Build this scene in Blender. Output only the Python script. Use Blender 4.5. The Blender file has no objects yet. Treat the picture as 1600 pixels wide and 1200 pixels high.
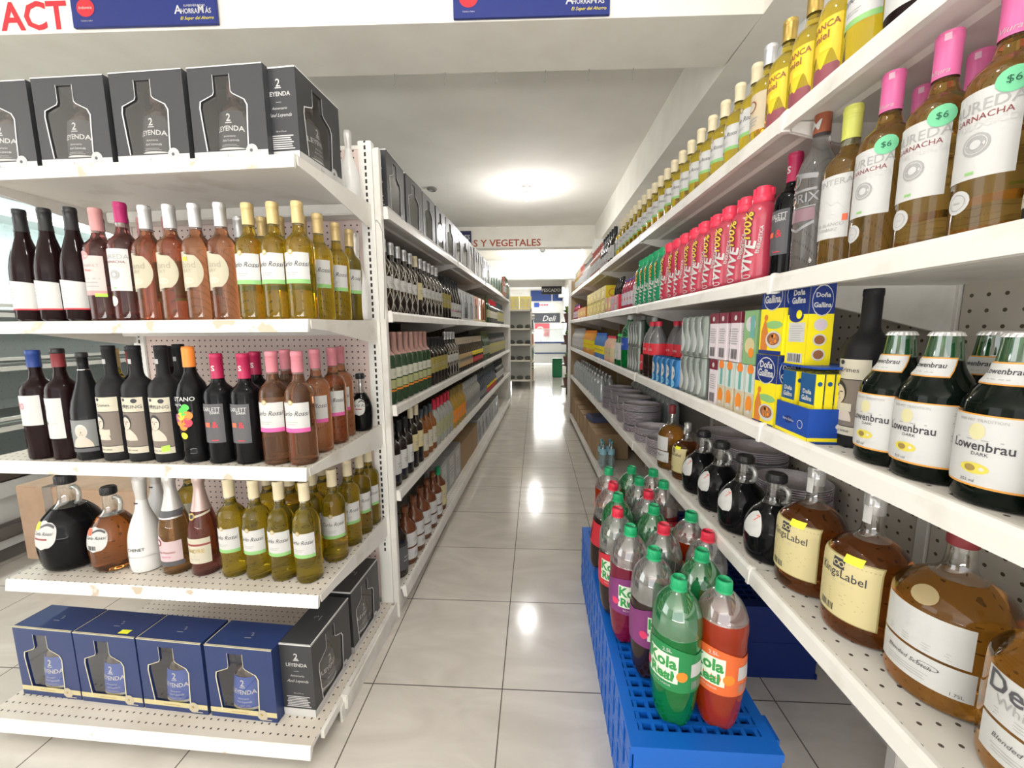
import bpy, bmesh, math, random
from mathutils import Vector, Matrix
random.seed(7)
C = bpy.context.scene.collection
sc = bpy.context.scene
PI = math.pi

# ------------------------------------------------------------------ camera
cam_d = bpy.data.cameras.new('camera'); cam = bpy.data.objects.new('camera', cam_d); C.objects.link(cam)
F_PX, PITCH, YAW, ROLL, CAM_H = 635.0, 0.13278, 0.0577, -0.0069, 1.35
cam_d.sensor_width = 36.0; cam_d.lens = 36.0 * F_PX / 1600.0
cam_d.clip_start = 0.05; cam_d.clip_end = 100
_cp, _sp = math.cos(PITCH), math.sin(PITCH)
_Z = Matrix.Rotation(YAW, 3, 'Z')
_fw = _Z @ Vector((0, _cp, -_sp)); _rt = _Z @ Vector((1, 0, 0)); _up = _Z @ Vector((0, _sp, _cp))
_c, _s = math.cos(ROLL), math.sin(ROLL)
_r = _c * _rt + _s * _up; _u = -_s * _rt + _c * _up
_m = Matrix((_r, _u, -_fw)).transposed().to_4x4(); _m.translation = (0, 0, CAM_H)
cam.matrix_world = _m
sc.camera = cam

# ------------------------------------------------------------------ light and exposure
sc.view_settings.view_transform = 'Standard'; sc.view_settings.look = 'None'
sc.view_settings.gamma = 1.0; sc.view_settings.exposure = 0.40
sc.cycles.max_bounces = 9; sc.cycles.diffuse_bounces = 5; sc.cycles.glossy_bounces = 4
sc.cycles.transmission_bounces = 8; sc.cycles.transparent_max_bounces = 12
sc.cycles.sample_clamp_indirect = 6.0; sc.cycles.caustics_reflective = False; sc.cycles.caustics_refractive = False
w = bpy.data.worlds.new('world'); sc.world = w; w.use_nodes = True
w.node_tree.nodes['Background'].inputs[0].default_value = (0.93, 0.97, 1.0, 1)
w.node_tree.nodes['Background'].inputs[1].default_value = .8

def area(name, loc, rot, sx, sy, power, col=(1, 1, 1)):
    d = bpy.data.lights.new(name, 'AREA'); d.shape = 'RECTANGLE'; d.size = sx; d.size_y = sy; d.energy = power; d.color = col
    o = bpy.data.objects.new(name, d); C.objects.link(o); o.location = loc; o.rotation_euler = rot
    o['kind'] = 'helper'
    return o
# daylight of the shop front behind the camera and of the bright back of the shop, plus two more area lights
area('daylight_shopfront', (-0.6, -3.4, 1.7), (math.radians(90), 0, 0), 5.5, 2.5, 48, (0.99, 0.99, 1.0))
area('ceiling_fill_up', (-0.6, -3.3, 0.25), (math.radians(180), 0, 0), 5.5, 0.9, 225, (1.0, 0.985, 0.95))  # added fill aimed straight up to brighten the ceiling and beam undersides
area('area_left', (-5.2, 0.6, 1.7), (math.radians(90), 0, math.radians(-90)), 4.0, 2.4, 60, (0.95, 0.98, 1.0))  # area light from the left, facing the aisle
area('daylight_back', (0.2, 16.5, 1.6), (math.radians(90), 0, math.radians(180)), 5.0, 2.6, 270, (0.97, 1.0, 1.0))
def bulb_light(name, loc, power, r=0.06):
    d = bpy.data.lights.new(name, 'POINT'); d.energy = power; d.shadow_soft_size = r; d.color = (1, 0.985, 0.96)
    o = bpy.data.objects.new(name, d); C.objects.link(o); o.location = loc; o['kind'] = 'helper'
bulb_light('lamp_light_aisle', (-0.1, 5.0, 2.50), 21, .10)
bulb_light('lamp_light_far', (0.0, 9.2, 2.6), 48, .09)
bulb_light('lamp_light_near', (-0.2, 0.6, 2.75), 13)

# ------------------------------------------------------------------ materials
_M = {}
def M(name, col=(.8, .8, .8), rough=.5, metal=0., trans=0., ior=1.45, emit=None, es=1., coat=0., alpha=1.):
    if name in _M: return _M[name]
    m = bpy.data.materials.new(name); m.use_nodes = True
    b = m.node_tree.nodes['Principled BSDF']
    b.inputs['Base Color'].default_value = (*col, 1); b.inputs['Roughness'].default_value = rough
    b.inputs['Metallic'].default_value = metal; b.inputs['Transmission Weight'].default_value = trans
    b.inputs['IOR'].default_value = ior; b.inputs['Coat Weight'].default_value = coat
    b.inputs['Alpha'].default_value = alpha
    if name in ('black_glass', 'matte_black_glass', 'red_wine_glass', 'satin_black_glass', 'dark_beer_glass'): b.inputs['Specular IOR Level'].default_value = .2
    if emit: b.inputs['Emission Color'].default_value = (*emit, 1); b.inputs['Emission Strength'].default_value = es
    _M[name] = m; return m

def noise_col(m, c1, c2, scale=4., detail=4., lo=.4, hi=.6, bump=0.):
    nt = m.node_tree; b = nt.nodes['Principled BSDF']
    tc = nt.nodes.new('ShaderNodeTexCoord'); n = nt.nodes.new('ShaderNodeTexNoise'); r = nt.nodes.new('ShaderNodeValToRGB')
    n.inputs['Scale'].default_value = scale; n.inputs['Detail'].default_value = detail
    r.color_ramp.elements[0].position = lo; r.color_ramp.elements[1].position = hi
    r.color_ramp.elements[0].color = (*c1, 1); r.color_ramp.elements[1].color = (*c2, 1)
    nt.links.new(tc.outputs['Object'], n.inputs['Vector']); nt.links.new(n.outputs['Fac'], r.inputs['Fac'])
    nt.links.new(r.outputs['Color'], b.inputs['Base Color'])
    if bump:
        bp = nt.nodes.new('ShaderNodeBump'); bp.inputs['Strength'].default_value = bump
        nt.links.new(n.outputs['Fac'], bp.inputs['Height']); nt.links.new(bp.outputs['Normal'], b.inputs['Normal'])
    return m

def math_node(nt, op, a, b=None, c=None):
    n = nt.nodes.new('ShaderNodeMath'); n.operation = op
    for i, v in enumerate((a, b, c)):
        if v is None: continue
        if isinstance(v, (int, float)): n.inputs[i].default_value = v
        else: nt.links.new(v, n.inputs[i])
    return n.outputs[0]

def clear_thin(name, tint, gloss=.18, rough=.04, milk=0.0, milkcol=(.8, .8, .8), edge=.5):
    """thin walled clear plastic or glass: see-through with a sheen"""
    if name in _M: return _M[name]
    m = bpy.data.materials.new(name); m.use_nodes = True; nt = m.node_tree; nt.nodes.clear()
    out = nt.nodes.new('ShaderNodeOutputMaterial'); t = nt.nodes.new('ShaderNodeBsdfTransparent'); g = nt.nodes.new('ShaderNodeBsdfGlossy')
    t.inputs[0].default_value = (*tint, 1); g.inputs['Roughness'].default_value = rough
    lw = nt.nodes.new('ShaderNodeLayerWeight'); lw.inputs[0].default_value = .35
    mul = math_node(nt, 'MULTIPLY_ADD', lw.outputs['Facing'], edge, gloss * .5)
    mx = nt.nodes.new('ShaderNodeMixShader'); nt.links.new(mul, mx.inputs[0]); nt.links.new(t.outputs[0], mx.inputs[1]); nt.links.new(g.outputs[0], mx.inputs[2])
    last = mx
    if milk:
        d = nt.nodes.new('ShaderNodeBsdfDiffuse'); d.inputs[0].default_value = (*milkcol, 1)
        m2 = nt.nodes.new('ShaderNodeMixShader'); m2.inputs[0].default_value = milk
        nt.links.new(mx.outputs[0], m2.inputs[1]); nt.links.new(d.outputs[0], m2.inputs[2]); last = m2
    nt.links.new(last.outputs[0], out.inputs[0]); _M[name] = m; return m

def holes_mat(name, col, hole, ax, pitch, rad, col2=None, stagger=False, rough=.5, wx=1.0, zlim=None):
    """painted metal with a grid of punched holes; ax = the two object axes of the grid"""
    if name in _M: return _M[name]
    m = M(name, col, rough); nt = m.node_tree; b = nt.nodes['Principled BSDF']
    tc = nt.nodes.new('ShaderNodeTexCoord'); sp = nt.nodes.new('ShaderNodeSeparateXYZ'); nt.links.new(tc.outputs['Object'], sp.inputs[0])
    a, c = sp.outputs[ax[0]], sp.outputs[ax[1]]
    def cell(v, p):
        return math_node(nt, 'MULTIPLY', math_node(nt, 'SUBTRACT', math_node(nt, 'FRACT', math_node(nt, 'DIVIDE', v, p)), .5), p)
    x = math_node(nt, 'MULTIPLY', cell(a, pitch[0]), wx); y = cell(c, pitch[1])
    d = math_node(nt, 'SQRT', math_node(nt, 'ADD', math_node(nt, 'MULTIPLY', x, x), math_node(nt, 'MULTIPLY', y, y)))
    mask = math_node(nt, 'LESS_THAN', d, rad)
    mx = nt.nodes.new('ShaderNodeMix'); mx.data_type = 'RGBA'; nt.links.new(mask, mx.inputs['Factor'])
    if col2:
        n = nt.nodes.new('ShaderNodeTexNoise'); n.inputs['Scale'].default_value = 5; n.inputs['Detail'].default_value = 6
        r = nt.nodes.new('ShaderNodeValToRGB'); r.color_ramp.elements[0].position = .35; r.color_ramp.elements[1].position = .62
        r.color_ramp.elements[0].color = (*col, 1); r.color_ramp.elements[1].color = (*col2, 1)
        nt.links.new(tc.outputs['Object'], n.inputs['Vector']); nt.links.new(n.outputs['Fac'], r.inputs['Fac']); nt.links.new(r.outputs['Color'], mx.inputs['A'])
    else: mx.inputs['A'].default_value = (*col, 1)
    mx.inputs['B'].default_value = (*hole, 1); nt.links.new(mx.outputs['Result'], b.inputs['Base Color'])
    return m

def slots_mat(name, col, xc, hw, pitch, frac):
    if name in _M: return _M[name]
    m = M(name, col, .4); nt = m.node_tree; b = nt.nodes['Principled BSDF']
    tc = nt.nodes.new('ShaderNodeTexCoord'); sp = nt.nodes.new('ShaderNodeSeparateXYZ'); nt.links.new(tc.outputs['Object'], sp.inputs[0])
    dx = math_node(nt, 'ABSOLUTE', math_node(nt, 'SUBTRACT', sp.outputs[0], xc)); a = math_node(nt, 'LESS_THAN', dx, hw)
    f = math_node(nt, 'FRACT', math_node(nt, 'DIVIDE', sp.outputs[2], pitch)); c = math_node(nt, 'LESS_THAN', f, frac)
    z = math_node(nt, 'GREATER_THAN', sp.outputs[2], .33)
    mask = math_node(nt, 'MULTIPLY', math_node(nt, 'MULTIPLY', a, c), z)
    mx = nt.nodes.new('ShaderNodeMix'); mx.data_type = 'RGBA'; nt.links.new(mask, mx.inputs['Factor'])
    mx.inputs['A'].default_value = (*col, 1); mx.inputs['B'].default_value = (.02, .02, .02, 1)
    nt.links.new(mx.outputs['Result'], b.inputs['Base Color']); return m

white = M('paint_white', (.86, .84, .80), .45)
enamel = noise_col(M('shelf_enamel', (.82, .80, .75), .38), (.84, .82, .78), (.70, .67, .61), 9, 8, .52, .74)
enamel_chipped = noise_col(M('lip_enamel', (.9, .88, .84), .4), (.90, .885, .85), (.56, .47, .37), 11, 5, .62, .66)
deck_holes = holes_mat('deck_with_holes', (.74, .69, .62), (.06, .05, .04), (0, 1), (.0255, .030), .0034, (.66, .60, .52), rough=.42)
deck_r = holes_mat('deck_with_holes_aisle', (.78, .75, .70), (.07, .06, .05), (0, 1), (.031, .036), .0036, (.72, .68, .61), rough=.4)
pegboard = holes_mat('pink_pegboard', (.80, .655, .62), (.06, .035, .03), (0, 2), (.0265, .0265), .0036, (.76, .62, .58), rough=.6)
pegboard_r = holes_mat('beige_pegboard', (.62, .57, .50), (.10, .08, .05), (1, 2), (.036, .036), .0045, (.55, .50, .43), rough=.6)
dark_back = M('brown_back_panel', (.07, .055, .035), .8)
grey_metal = M('grey_metal', (.33, .32, .30), .5)
black = M('black_plain', (.012, .012, .013), .35)
chrome = M('chrome', (.75, .75, .76), .22, 1.)
L_white = M('label_white', (.63, .63, .62), .55); L_cream = M('label_cream', (.60, .56, .45), .55); L_yel = M('label_pale_yellow', (.66, .58, .32), .55)
L_pink = M('label_pink', (.80, .20, .45), .5); L_green = M('label_green', (.28, .55, .20), .5); L_red = M('label_red', (.68, .04, .06), .5)
L_grey = M('label_grey', (.40, .40, .40), .5); L_dk = M('label_dark', (.03, .03, .035), .5); L_ink = M('ink', (.05, .05, .06), .6)
L_gold = M('label_gold', (.55, .40, .13), .35, .5); L_blue = M('label_blue', (.03, .09, .42), .45); L_char = M('label_charcoal', (.10, .10, .11), .5)
L_sepia = M('label_sepia', (.20, .165, .14), .6); L_skin = M('label_skin', (.62, .54, .46), .6); L_lime = M('sticker_lime', (.45, .85, .08), .5)
L_ystk = M('sticker_yellow', (.90, .93, .05), .5); L_ostk = M('sticker_orange', (.95, .16, .08), .5); L_mint = M('sticker_mint', (.18, .62, .34), .5)
L_orange = M('print_orange', (.86, .28, .03), .5); L_purple = M('print_purple', (.22, .05, .22), .5); L_yellow = M('print_yellow', (.95, .80, .02), .4)
L_brown = M('print_brown', (.30, .12, .05), .6); L_lilac = M('print_lilac', (.66, .56, .66), .6); L_teal = M('print_teal', (.16, .42, .40), .5)

# liquids: glass filled with drink, seen as one refracting body
def liq(name, col, trans=.93, rough=.02, ior=1.30): return M(name, col, rough, 0, max(trans, .9), ior, coat=.3)
W_yel = liq('white_wine', (.92, .68, .04)); W_olive = liq('white_wine_olive', (.62, .50, .08)); W_rose = liq('rose_wine', (.80, .36, .17))
W_rosed = liq('rose_wine_deep', (.55, .16, .14)); W_pink = liq('pink_wine', (.80, .30, .22)); W_dark = M('red_wine_glass', (.012, .004, .005), .05)
W_black = M('black_glass', (.005, .005, .006), .05); W_matte = M('matte_black_glass', (.016, .016, .018), .45)
W_amber = liq('amber_spirit', (.74, .33, .05)); W_amberd = liq('amber_spirit_dark', (.50, .15, .03)); W_champ = liq('amber_sparkling', (.82, .42, .14))
W_brown = liq('brown_rose_wine', (.93, .56, .14)); W_green = liq('green_beer_glass', (.02, .22, .05), .6); W_clear = liq('clear_spirit', (.93, .94, .94), .93, ior=1.25)
G_neck = clear_thin('clear_glass_thin', (.93, .95, .94), .3); G_pet = clear_thin('clear_pet', (.86, .88, .87), .45, .06, .10, (.75, .78, .78))
G_petg = clear_thin('green_pet', (.10, .62, .28), .45, .06, .22, (.03, .45, .16)); G_film = clear_thin('plastic_film', (.93, .93, .94), .25, .08, .07)
G_yel = clear_thin('yellow_neck_glass', (.84, .72, .30), .4, .05, .12, (.5, .40, .08)); G_rose = clear_thin('rose_neck_glass', (.62, .42, .36), .4, .05, .2, (.3, .12, .09))

# ------------------------------------------------------------------ mesh helpers
def new_obj(name, bm, mats, parent=None, smooth=False, loc=None):
    me = bpy.data.meshes.new(name); bm.to_mesh(me); bm.free()
    for m in (mats if isinstance(mats, (list, tuple)) else [mats]): me.materials.append(m)
    if smooth:
        me.polygons.foreach_set('use_smooth', [True] * len(me.polygons))
        if smooth == 'sharp': me.set_sharp_from_angle(angle=math.radians(40))
    o = bpy.data.objects.new(name, me); C.objects.link(o)
    if parent: o.parent = parent
    if loc: o.location = loc
    return o
def box(bm, x0, x1, y0, y1, z0, z1, mi=0, bev=0.):
    vs = [bm.verts.new((x, y, z)) for x in (x0, x1) for y in (y0, y1) for z in (z0, z1)]
    fs = [(0, 1, 3, 2), (4, 6, 7, 5), (0, 4, 5, 1), (2, 3, 7, 6), (0, 2, 6, 4), (1, 5, 7, 3)]
    out = []
    for f in fs:
        q = bm.faces.new([vs[i] for i in f]); q.material_index = mi; out.append(q)
    if bev:
        es = list({e for f in out for e in f.edges}); bmesh.ops.bevel(bm, geom=es, offset=bev, segments=2, affect='EDGES', material=-1)
    return out
def quad(bm, pts, mi=0):
    f = bm.faces.new([bm.verts.new(p) for p in pts]); f.material_index = mi; return f
def lathe(bm, prof, seg=24, mi=0, sx=1., sy=1., mis=None, cx=0., cy=0.):
    rings = []
    for r, z in prof:
        if r < 1e-5: rings.append([bm.verts.new((cx, cy, z))])
        else: rings.append([bm.verts.new((cx + r * sx * math.cos(2 * PI * i / seg), cy + r * sy * math.sin(2 * PI * i / seg), z)) for i in range(seg)])
    for k in range(len(rings) - 1):
        a, b = rings[k], rings[k + 1]; m = mis[k] if mis else mi
        for i in range(seg):
            j = (i + 1) % seg
            if len(a) == 1 and len(b) == 1: break
            if len(a) == 1: f = bm.faces.new((a[0], b[i], b[j]))
            elif len(b) == 1: f = bm.faces.new((a[i], b[0], a[j]))
            else: f = bm.faces.new((a[i], a[j], b[j], b[i]))
            f.material_index = m; f.smooth = True
    return rings
def tube(bm, pts, r, seg=8, mi=0, closed=False):
    pts = [Vector(p) for p in pts]; rings = []; n = len(pts)
    for i, p in enumerate(pts):
        d = (pts[min(i + 1, n - 1)] - pts[max(i - 1, 0)]).normalized()
        a = d.orthogonal().normalized() if i == 0 else (rings_a - d * rings_a.dot(d)).normalized()
        rings_a = a; b = d.cross(a)
        rings.append([bm.verts.new(p + (a * math.cos(2 * PI * k / seg) + b * math.sin(2 * PI * k / seg)) * r) for k in range(seg)])
    for i in range(n - 1):
        for k in range(seg):
            f = bm.faces.new((rings[i][k], rings[i][(k + 1) % seg], rings[i + 1][(k + 1) % seg], rings[i + 1][k])); f.material_index = mi; f.smooth = True
    for rg, rev in ((rings[0], True), (rings[-1], False)):
        f = bm.faces.new(rg[::-1] if rev else rg); f.material_index = mi
def extrude_y(bm, poly, y0, y1, mi=0):
    """prism of an (x, z) outline from y0 to y1"""
    a = [bm.verts.new((x, y0, z)) for x, z in poly]; b = [bm.verts.new((x, y1, z)) for x, z in poly]; n = len(poly)
    for i in range(n):
        f = bm.faces.new((a[i], a[(i + 1) % n], b[(i + 1) % n], b[i])); f.material_index = mi
    bm.faces.new(a[::-1]).material_index = mi; bm.faces.new(b).material_index = mi
def extrude_x(bm, poly, x0, x1, mi=0):
    a = [bm.verts.new((x0, y, z)) for y, z in poly]; b = [bm.verts.new((x1, y, z)) for y, z in poly]; n = len(poly)
    for i in range(n):
        f = bm.faces.new((a[i], a[(i + 1) % n], b[(i + 1) % n], b[i])); f.material_index = mi
    bm.faces.new(a[::-1]).material_index = mi; bm.faces.new(b).material_index = mi

_T = {}
def curve_mesh(cu):
    o = bpy.data.objects.new('tmp', cu); C.objects.link(o)
    dg = bpy.context.evaluated_depsgraph_get(); me = o.evaluated_get(dg).to_mesh()
    vs = [(v.co.x, v.co.y) for v in me.vertices]; ps = [tuple(p.vertices) for p in me.polygons]
    o.evaluated_get(dg).to_mesh_clear(); bpy.data.objects.remove(o); bpy.data.curves.remove(cu)
    return vs, ps
def text_geo(s, bold=0.):
    k = (s, bold)
    if k not in _T:
        cu = bpy.data.curves.new('tmp', 'FONT'); cu.body = s; cu.size = 1.38; cu.align_x = 'CENTER'; cu.fill_mode = 'FRONT'
        cu.resolution_u = 2; cu.offset = bold
        _T[k] = curve_mesh(cu)
    return _T[k]
def fill_geo(loops):
    cu = bpy.data.curves.new('tmp', 'CURVE'); cu.dimensions = '2D'; cu.fill_mode = 'FRONT'
    for lp in loops:
        sp = cu.splines.new('POLY'); sp.points.add(len(lp) - 1); sp.use_cyclic_u = True
        for i, (x, y) in enumerate(lp): sp.points[i].co = (x, y, 0, 1)
    return curve_mesh(cu)

class Art:
    """flat artwork wrapped on a surface: mp(s, z, off) gives the 3-D point"""
    def __init__(self, mp): self.bm = bmesh.new(); self.mp = mp; self.mats = []; a, b, c = mp(-.01, .02, 0), mp(0, .02, 0), mp(.01, .02, 0); self.slice = any(abs(a[i] + c[i] - 2 * b[i]) > 1e-5 for i in range(3))
    def mi(self, m):
        if m not in self.mats: self.mats.append(m)
        return self.mats.index(m)
    def patch(self, f, nx, nz, mat, off=0., smooth=True):
        """f(a, b) -> (s, z) for a, b in 0..1"""
        g = [[self.bm.verts.new(self.mp(*f(i / nx, j / nz), off)) for i in range(nx + 1)] for j in range(nz + 1)]
        mi = self.mi(mat)
        for j in range(nz):
            for i in range(nx):
                try: q = self.bm.faces.new((g[j][i], g[j][i + 1], g[j + 1][i + 1], g[j + 1][i])); q.material_index = mi; q.smooth = smooth
                except ValueError: pass
    def rect(self, x0, z0, x1, z1, mat, off=0., nx=6, nz=1):
        if nx > 2: nz = max(nz, int(abs(z1 - z0) / .012) + 1)
        self.patch(lambda a, b: (x0 + (x1 - x0) * a, z0 + (z1 - z0) * b), nx, nz, mat, off)
    def disc(self, x, z, r, mat, off=0., rz=None, n=10):
        rz = rz or r; c = self.bm.verts.new(self.mp(x, z, off)); mi = self.mi(mat)
        a = [self.bm.verts.new(self.mp(x + r * math.cos(2 * PI * k / 16), z + rz * math.sin(2 * PI * k / 16), off)) for k in range(16)]
        for k in range(16): q = self.bm.faces.new((c, a[k], a[(k + 1) % 16])); q.material_index = mi; q.smooth = True
    def ring(self, x, z, r, t, mat, off=0., rz=1.):
        mi = self.mi(mat)
        a = [self.bm.verts.new(self.mp(x + r * math.cos(2 * PI * k / 20), z + rz * r * math.sin(2 * PI * k / 20), off)) for k in range(20)]
        b = [self.bm.verts.new(self.mp(x + (r - t) * math.cos(2 * PI * k / 20), z + rz * (r - t) * math.sin(2 * PI * k / 20), off)) for k in range(20)]
        for k in range(20): q = self.bm.faces.new((a[k], a[(k + 1) % 20], b[(k + 1) % 20], b[k])); q.material_index = mi
    def poly(self, pts, mat, off=0.):
        vs, ps = fill_geo([pts]); v = [self.bm.verts.new(self.mp(x, z, off)) for x, z in vs]; mi = self.mi(mat)
        for p in ps: q = self.bm.faces.new([v[i] for i in p]); q.material_index = mi
    def text(self, s, size, x, z, mat, off=0., shear=0., rot=0., sx=1., bold=0., align=0):
        """size = cap height; centred on x, baseline z"""
        vs, ps = text_geo(s, bold); mi = self.mi(mat); c, sn = math.cos(rot), math.sin(rot); v = []
        shift = 0
        if align: xs = [q[0] for q in vs]; shift = -min(xs) if align > 0 else -max(xs)
        pts = []
        for a, b in vs:
            a = (a + shift + shear * b) * size * sx; b = b * size
            pts.append((x + a * c - b * sn, z + a * sn + b * c))
        if size >= .0135 and self.slice:                                 # cut large letters into strips so they follow the curve
            t = bmesh.new(); tv = [t.verts.new((p[0], p[1], 0)) for p in pts]
            for p in ps:
                try: t.faces.new([tv[i] for i in p])
                except ValueError: pass
            for ax in (0, 1):
                lo, hi = min(p[ax] for p in pts), max(p[ax] for p in pts); st = .006 if ax == 0 else .014; k = math.floor(lo / st) + 1
                while k * st < hi:
                    co = [0, 0, 0]; co[ax] = k * st; no = [0, 0, 0]; no[ax] = 1
                    bmesh.ops.bisect_plane(t, geom=t.verts[:] + t.edges[:] + t.faces[:], plane_co=co, plane_no=no); k += 1
            t.verts.index_update(); pts = [(q.co.x, q.co.y) for q in t.verts]; ps = [[q.index for q in f.verts] for f in t.faces]; t.free()
        for p in pts: v.append(self.bm.verts.new(self.mp(p[0], p[1], off)))
        for p in ps:
            try: self.bm.faces.new([v[i] for i in p]).material_index = mi
            except ValueError: pass
    def lines(self, x0, x1, z0, z1, n, mat, off=0., fill=.45):
        h = (z1 - z0) / n; rnd = random.Random(int(x0 * 1e4) + n)
        for k in range(n):
            e = (x1 - x0) * rnd.uniform(0, .22); self.rect(x0 + e * .5, z0 + h * k, x1 - e, z0 + h * (k + fill), mat, off, 3, 1)
    def bars(self, x0, x1, z0, z1, mat, off=0., n=11):
        rnd = random.Random(3); w_ = (x1 - x0) / n
        for k in range(n): self.rect(x0 + w_ * k, z0, x0 + w_ * (k + rnd.uniform(.3, .75)), z1, mat, off, 1, 1)
    def done(self, name, parent): return new_obj(name, self.bm, self.mats, parent)

def radius_at(prof, z):
    for (r0, z0), (r1, z1) in zip(prof, prof[1:]):
        if z0 <= z <= z1 and z1 > z0: return r0 + (r1 - r0) * (z - z0) / (z1 - z0)
    return prof[0][0]
def round_map(prof, ang=0., sx=1., sy=1., base=.0007):
    """arc length around a turned body, the middle of the artwork facing -Y turned by ang"""
    def mp(s, z, off):
        r = radius_at(prof, z); th = s / max(r, .005) - PI / 2 + ang; rr = r + base + off
        return (rr * sx * math.cos(th), rr * sy * math.sin(th), z)
    return mp
def flat_map(y, x0=0., side='front'):
    if side == 'front': return lambda s, z, off: (x0 + s, y - .0006 - off, z)
    if side == 'left': return lambda s, z, off: (-y - .0006 - off, x0 - s, z)      # faces -X
    if side == 'right': return lambda s, z, off: (y + .0006 + off, x0 + s, z)      # faces +X
    if side == 'top': return lambda s, z, off: (x0 + s, z, y + .0006 + off)
def sm(prof, n=2):
    """Chaikin rounding that keeps the end points"""
    p = list(prof)
    for _ in range(n):
        q = [p[0]]
        for (a, b), (c, d) in zip(p, p[1:]): q += [(a * .75 + c * .25, b * .75 + d * .25), (a * .25 + c * .75, b * .25 + d * .75)]
        q.append(p[-1]); p = q
    return p

# ------------------------------------------------------------------ things
def empty(name, label, cat, group=None):
    o = bpy.data.objects.new(name, None); o.empty_display_size = .05; C.objects.link(o)
    o['label'] = label; o['category'] = cat
    if group: o['group'] = group
    return o
def tag(o, label, cat, group=None):
    o['label'] = label; o['category'] = cat
    if group: o['group'] = group
    return o
def structure(o): o['kind'] = 'structure'; return o

BUILD, PROTO = {}, {}
def kind(key, name, cat):
    def deco(fn): BUILD[key] = (fn, name, cat); return fn
    return deco
def part(root, name): return [c for c in root.children if c.name.startswith(name)][0]
def put(key, loc, rz, label, group=None, tilt=None, s=1.):
    """first use builds the thing, later ones copy it and each of its parts"""
    if key not in PROTO:
        fn, name, cat = BUILD[key]; r = empty(name, label, cat); fn(r); PROTO[key] = r
    else:
        src = PROTO[key]; r = src.copy(); C.objects.link(r)
        for ch in src.children:
            c = ch.copy(); C.objects.link(c); c.parent = r
            for g in ch.children:
                d = g.copy(); C.objects.link(d); d.parent = c
    r.location = loc; r.rotation_euler = (tilt[0] if tilt else 0, tilt[1] if tilt else 0, rz); r.scale = (s, s, s)
    r['label'] = label
    if group: r['group'] = group
    elif 'group' in r: del r['group']
    return r

# frames: left unit (end cap and aisle run) and right run; u along / across, v into the aisle
A_L, O_L = -.033, Vector((-.68, 1.73, 0)); A_R, O_R = .0165, Vector((.60, 0, 0))
def WL(u, v, z): c, s = math.cos(A_L), math.sin(A_L); return (O_L.x + u * c - v * s, O_L.y + u * s + v * c, z)
def WR(u, v, z): c, s = math.cos(A_R), math.sin(A_R); return (O_R.x + u * c - v * s, O_R.y + u * s + v * c, z)
ORDN = 'first second third fourth fifth sixth seventh eighth ninth tenth eleventh twelfth thirteenth fourteenth fifteenth sixteenth seventeenth eighteenth nineteenth twentieth'.split()
def od(i):
    if i < 20: return ORDN[i]
    t = ['twenty', 'thirty', 'forty', 'fifty'][i // 10 - 2] if (i + 1) % 10 else None
    return (['twenty', 'thirty', 'forty', 'fifty'][(i + 1) // 10 - 2] + '-' + ORDN[(i + 1) % 10 - 1]) if t else ['twentieth', 'thirtieth', 'fortieth', 'fiftieth'][(i + 1) // 10 - 2]
def near(i, n): return 'nearest' if i == 0 else ('farthest' if i == n - 1 else od(i) + ' nearest')
def jit(a=.06): return random.uniform(-a, a)
# ------------------------------------------------------------------ the room
def floor_material():
    m = M('floor_tiles', (.5, .48, .45), .16); nt = m.node_tree; b = nt.nodes['Principled BSDF']; S = .4995
    tc = nt.nodes.new('ShaderNodeTexCoord'); sp = nt.nodes.new('ShaderNodeSeparateXYZ'); nt.links.new(tc.outputs['Object'], sp.inputs[0])
    def edge(v, off):
        f = math_node(nt, 'FRACT', math_node(nt, 'DIVIDE', math_node(nt, 'SUBTRACT', v, off), S))
        return math_node(nt, 'ABSOLUTE', math_node(nt, 'SUBTRACT', f, .5))
    ex, ey = edge(sp.outputs[0], -.124), edge(sp.outputs[1], 1.369)
    gr = math_node(nt, 'GREATER_THAN', math_node(nt, 'MAXIMUM', ex, ey), .5 - .0042)
    n = nt.nodes.new('ShaderNodeTexNoise'); n.inputs['Scale'].default_value = 2.2; n.inputs['Detail'].default_value = 9; n.inputs['Distortion'].default_value = 1.6
    mp = nt.nodes.new('ShaderNodeMapping'); mp.inputs['Rotation'].default_value = (0, 0, .6); mp.inputs['Scale'].default_value = (1, 2.6, 1)
    nt.links.new(tc.outputs['Object'], mp.inputs[0]); nt.links.new(mp.outputs[0], n.inputs['Vector'])
    r = nt.nodes.new('ShaderNodeValToRGB'); r.color_ramp.elements[0].position = .3; r.color_ramp.elements[1].position = .7
    r.color_ramp.elements[0].color = (.59, .55, .50, 1); r.color_ramp.elements[1].color = (.72, .68, .625, 1)
    nt.links.new(n.outputs['Fac'], r.inputs['Fac'])
    mx = nt.nodes.new('ShaderNodeMix'); mx.data_type = 'RGBA'; nt.links.new(gr, mx.inputs['Factor']); nt.links.new(r.outputs['Color'], mx.inputs['A'])
    mx.inputs['B'].default_value = (.10, .085, .07, 1); nt.links.new(mx.outputs['Result'], b.inputs['Base Color'])
    ro = math_node(nt, 'MULTIPLY_ADD', gr, .6, .13); nt.links.new(ro, b.inputs['Roughness'])
    return m
bm = bmesh.new(); box(bm, -6.2, 3.2, -5.2, 19, -.06, 0); structure(new_obj('floor', bm, floor_material()))
plaster = noise_col(M('plaster_white', (.8, .79, .76), .8), (.82, .81, .78), (.74, .73, .69), 3, 6, .35, .7, .04)
beam_m = noise_col(M('plaster_cream', (.8, .77, .7), .7), (.90, .87, .80), (.84, .80, .73), 5, 6, .35, .7, .05)
ceil_m = noise_col(M('ceiling_paint', (.7, .69, .66), .8), (.86, .835, .785), (.78, .75, .70), 1.6, 7, .35, .68, .05)
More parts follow.
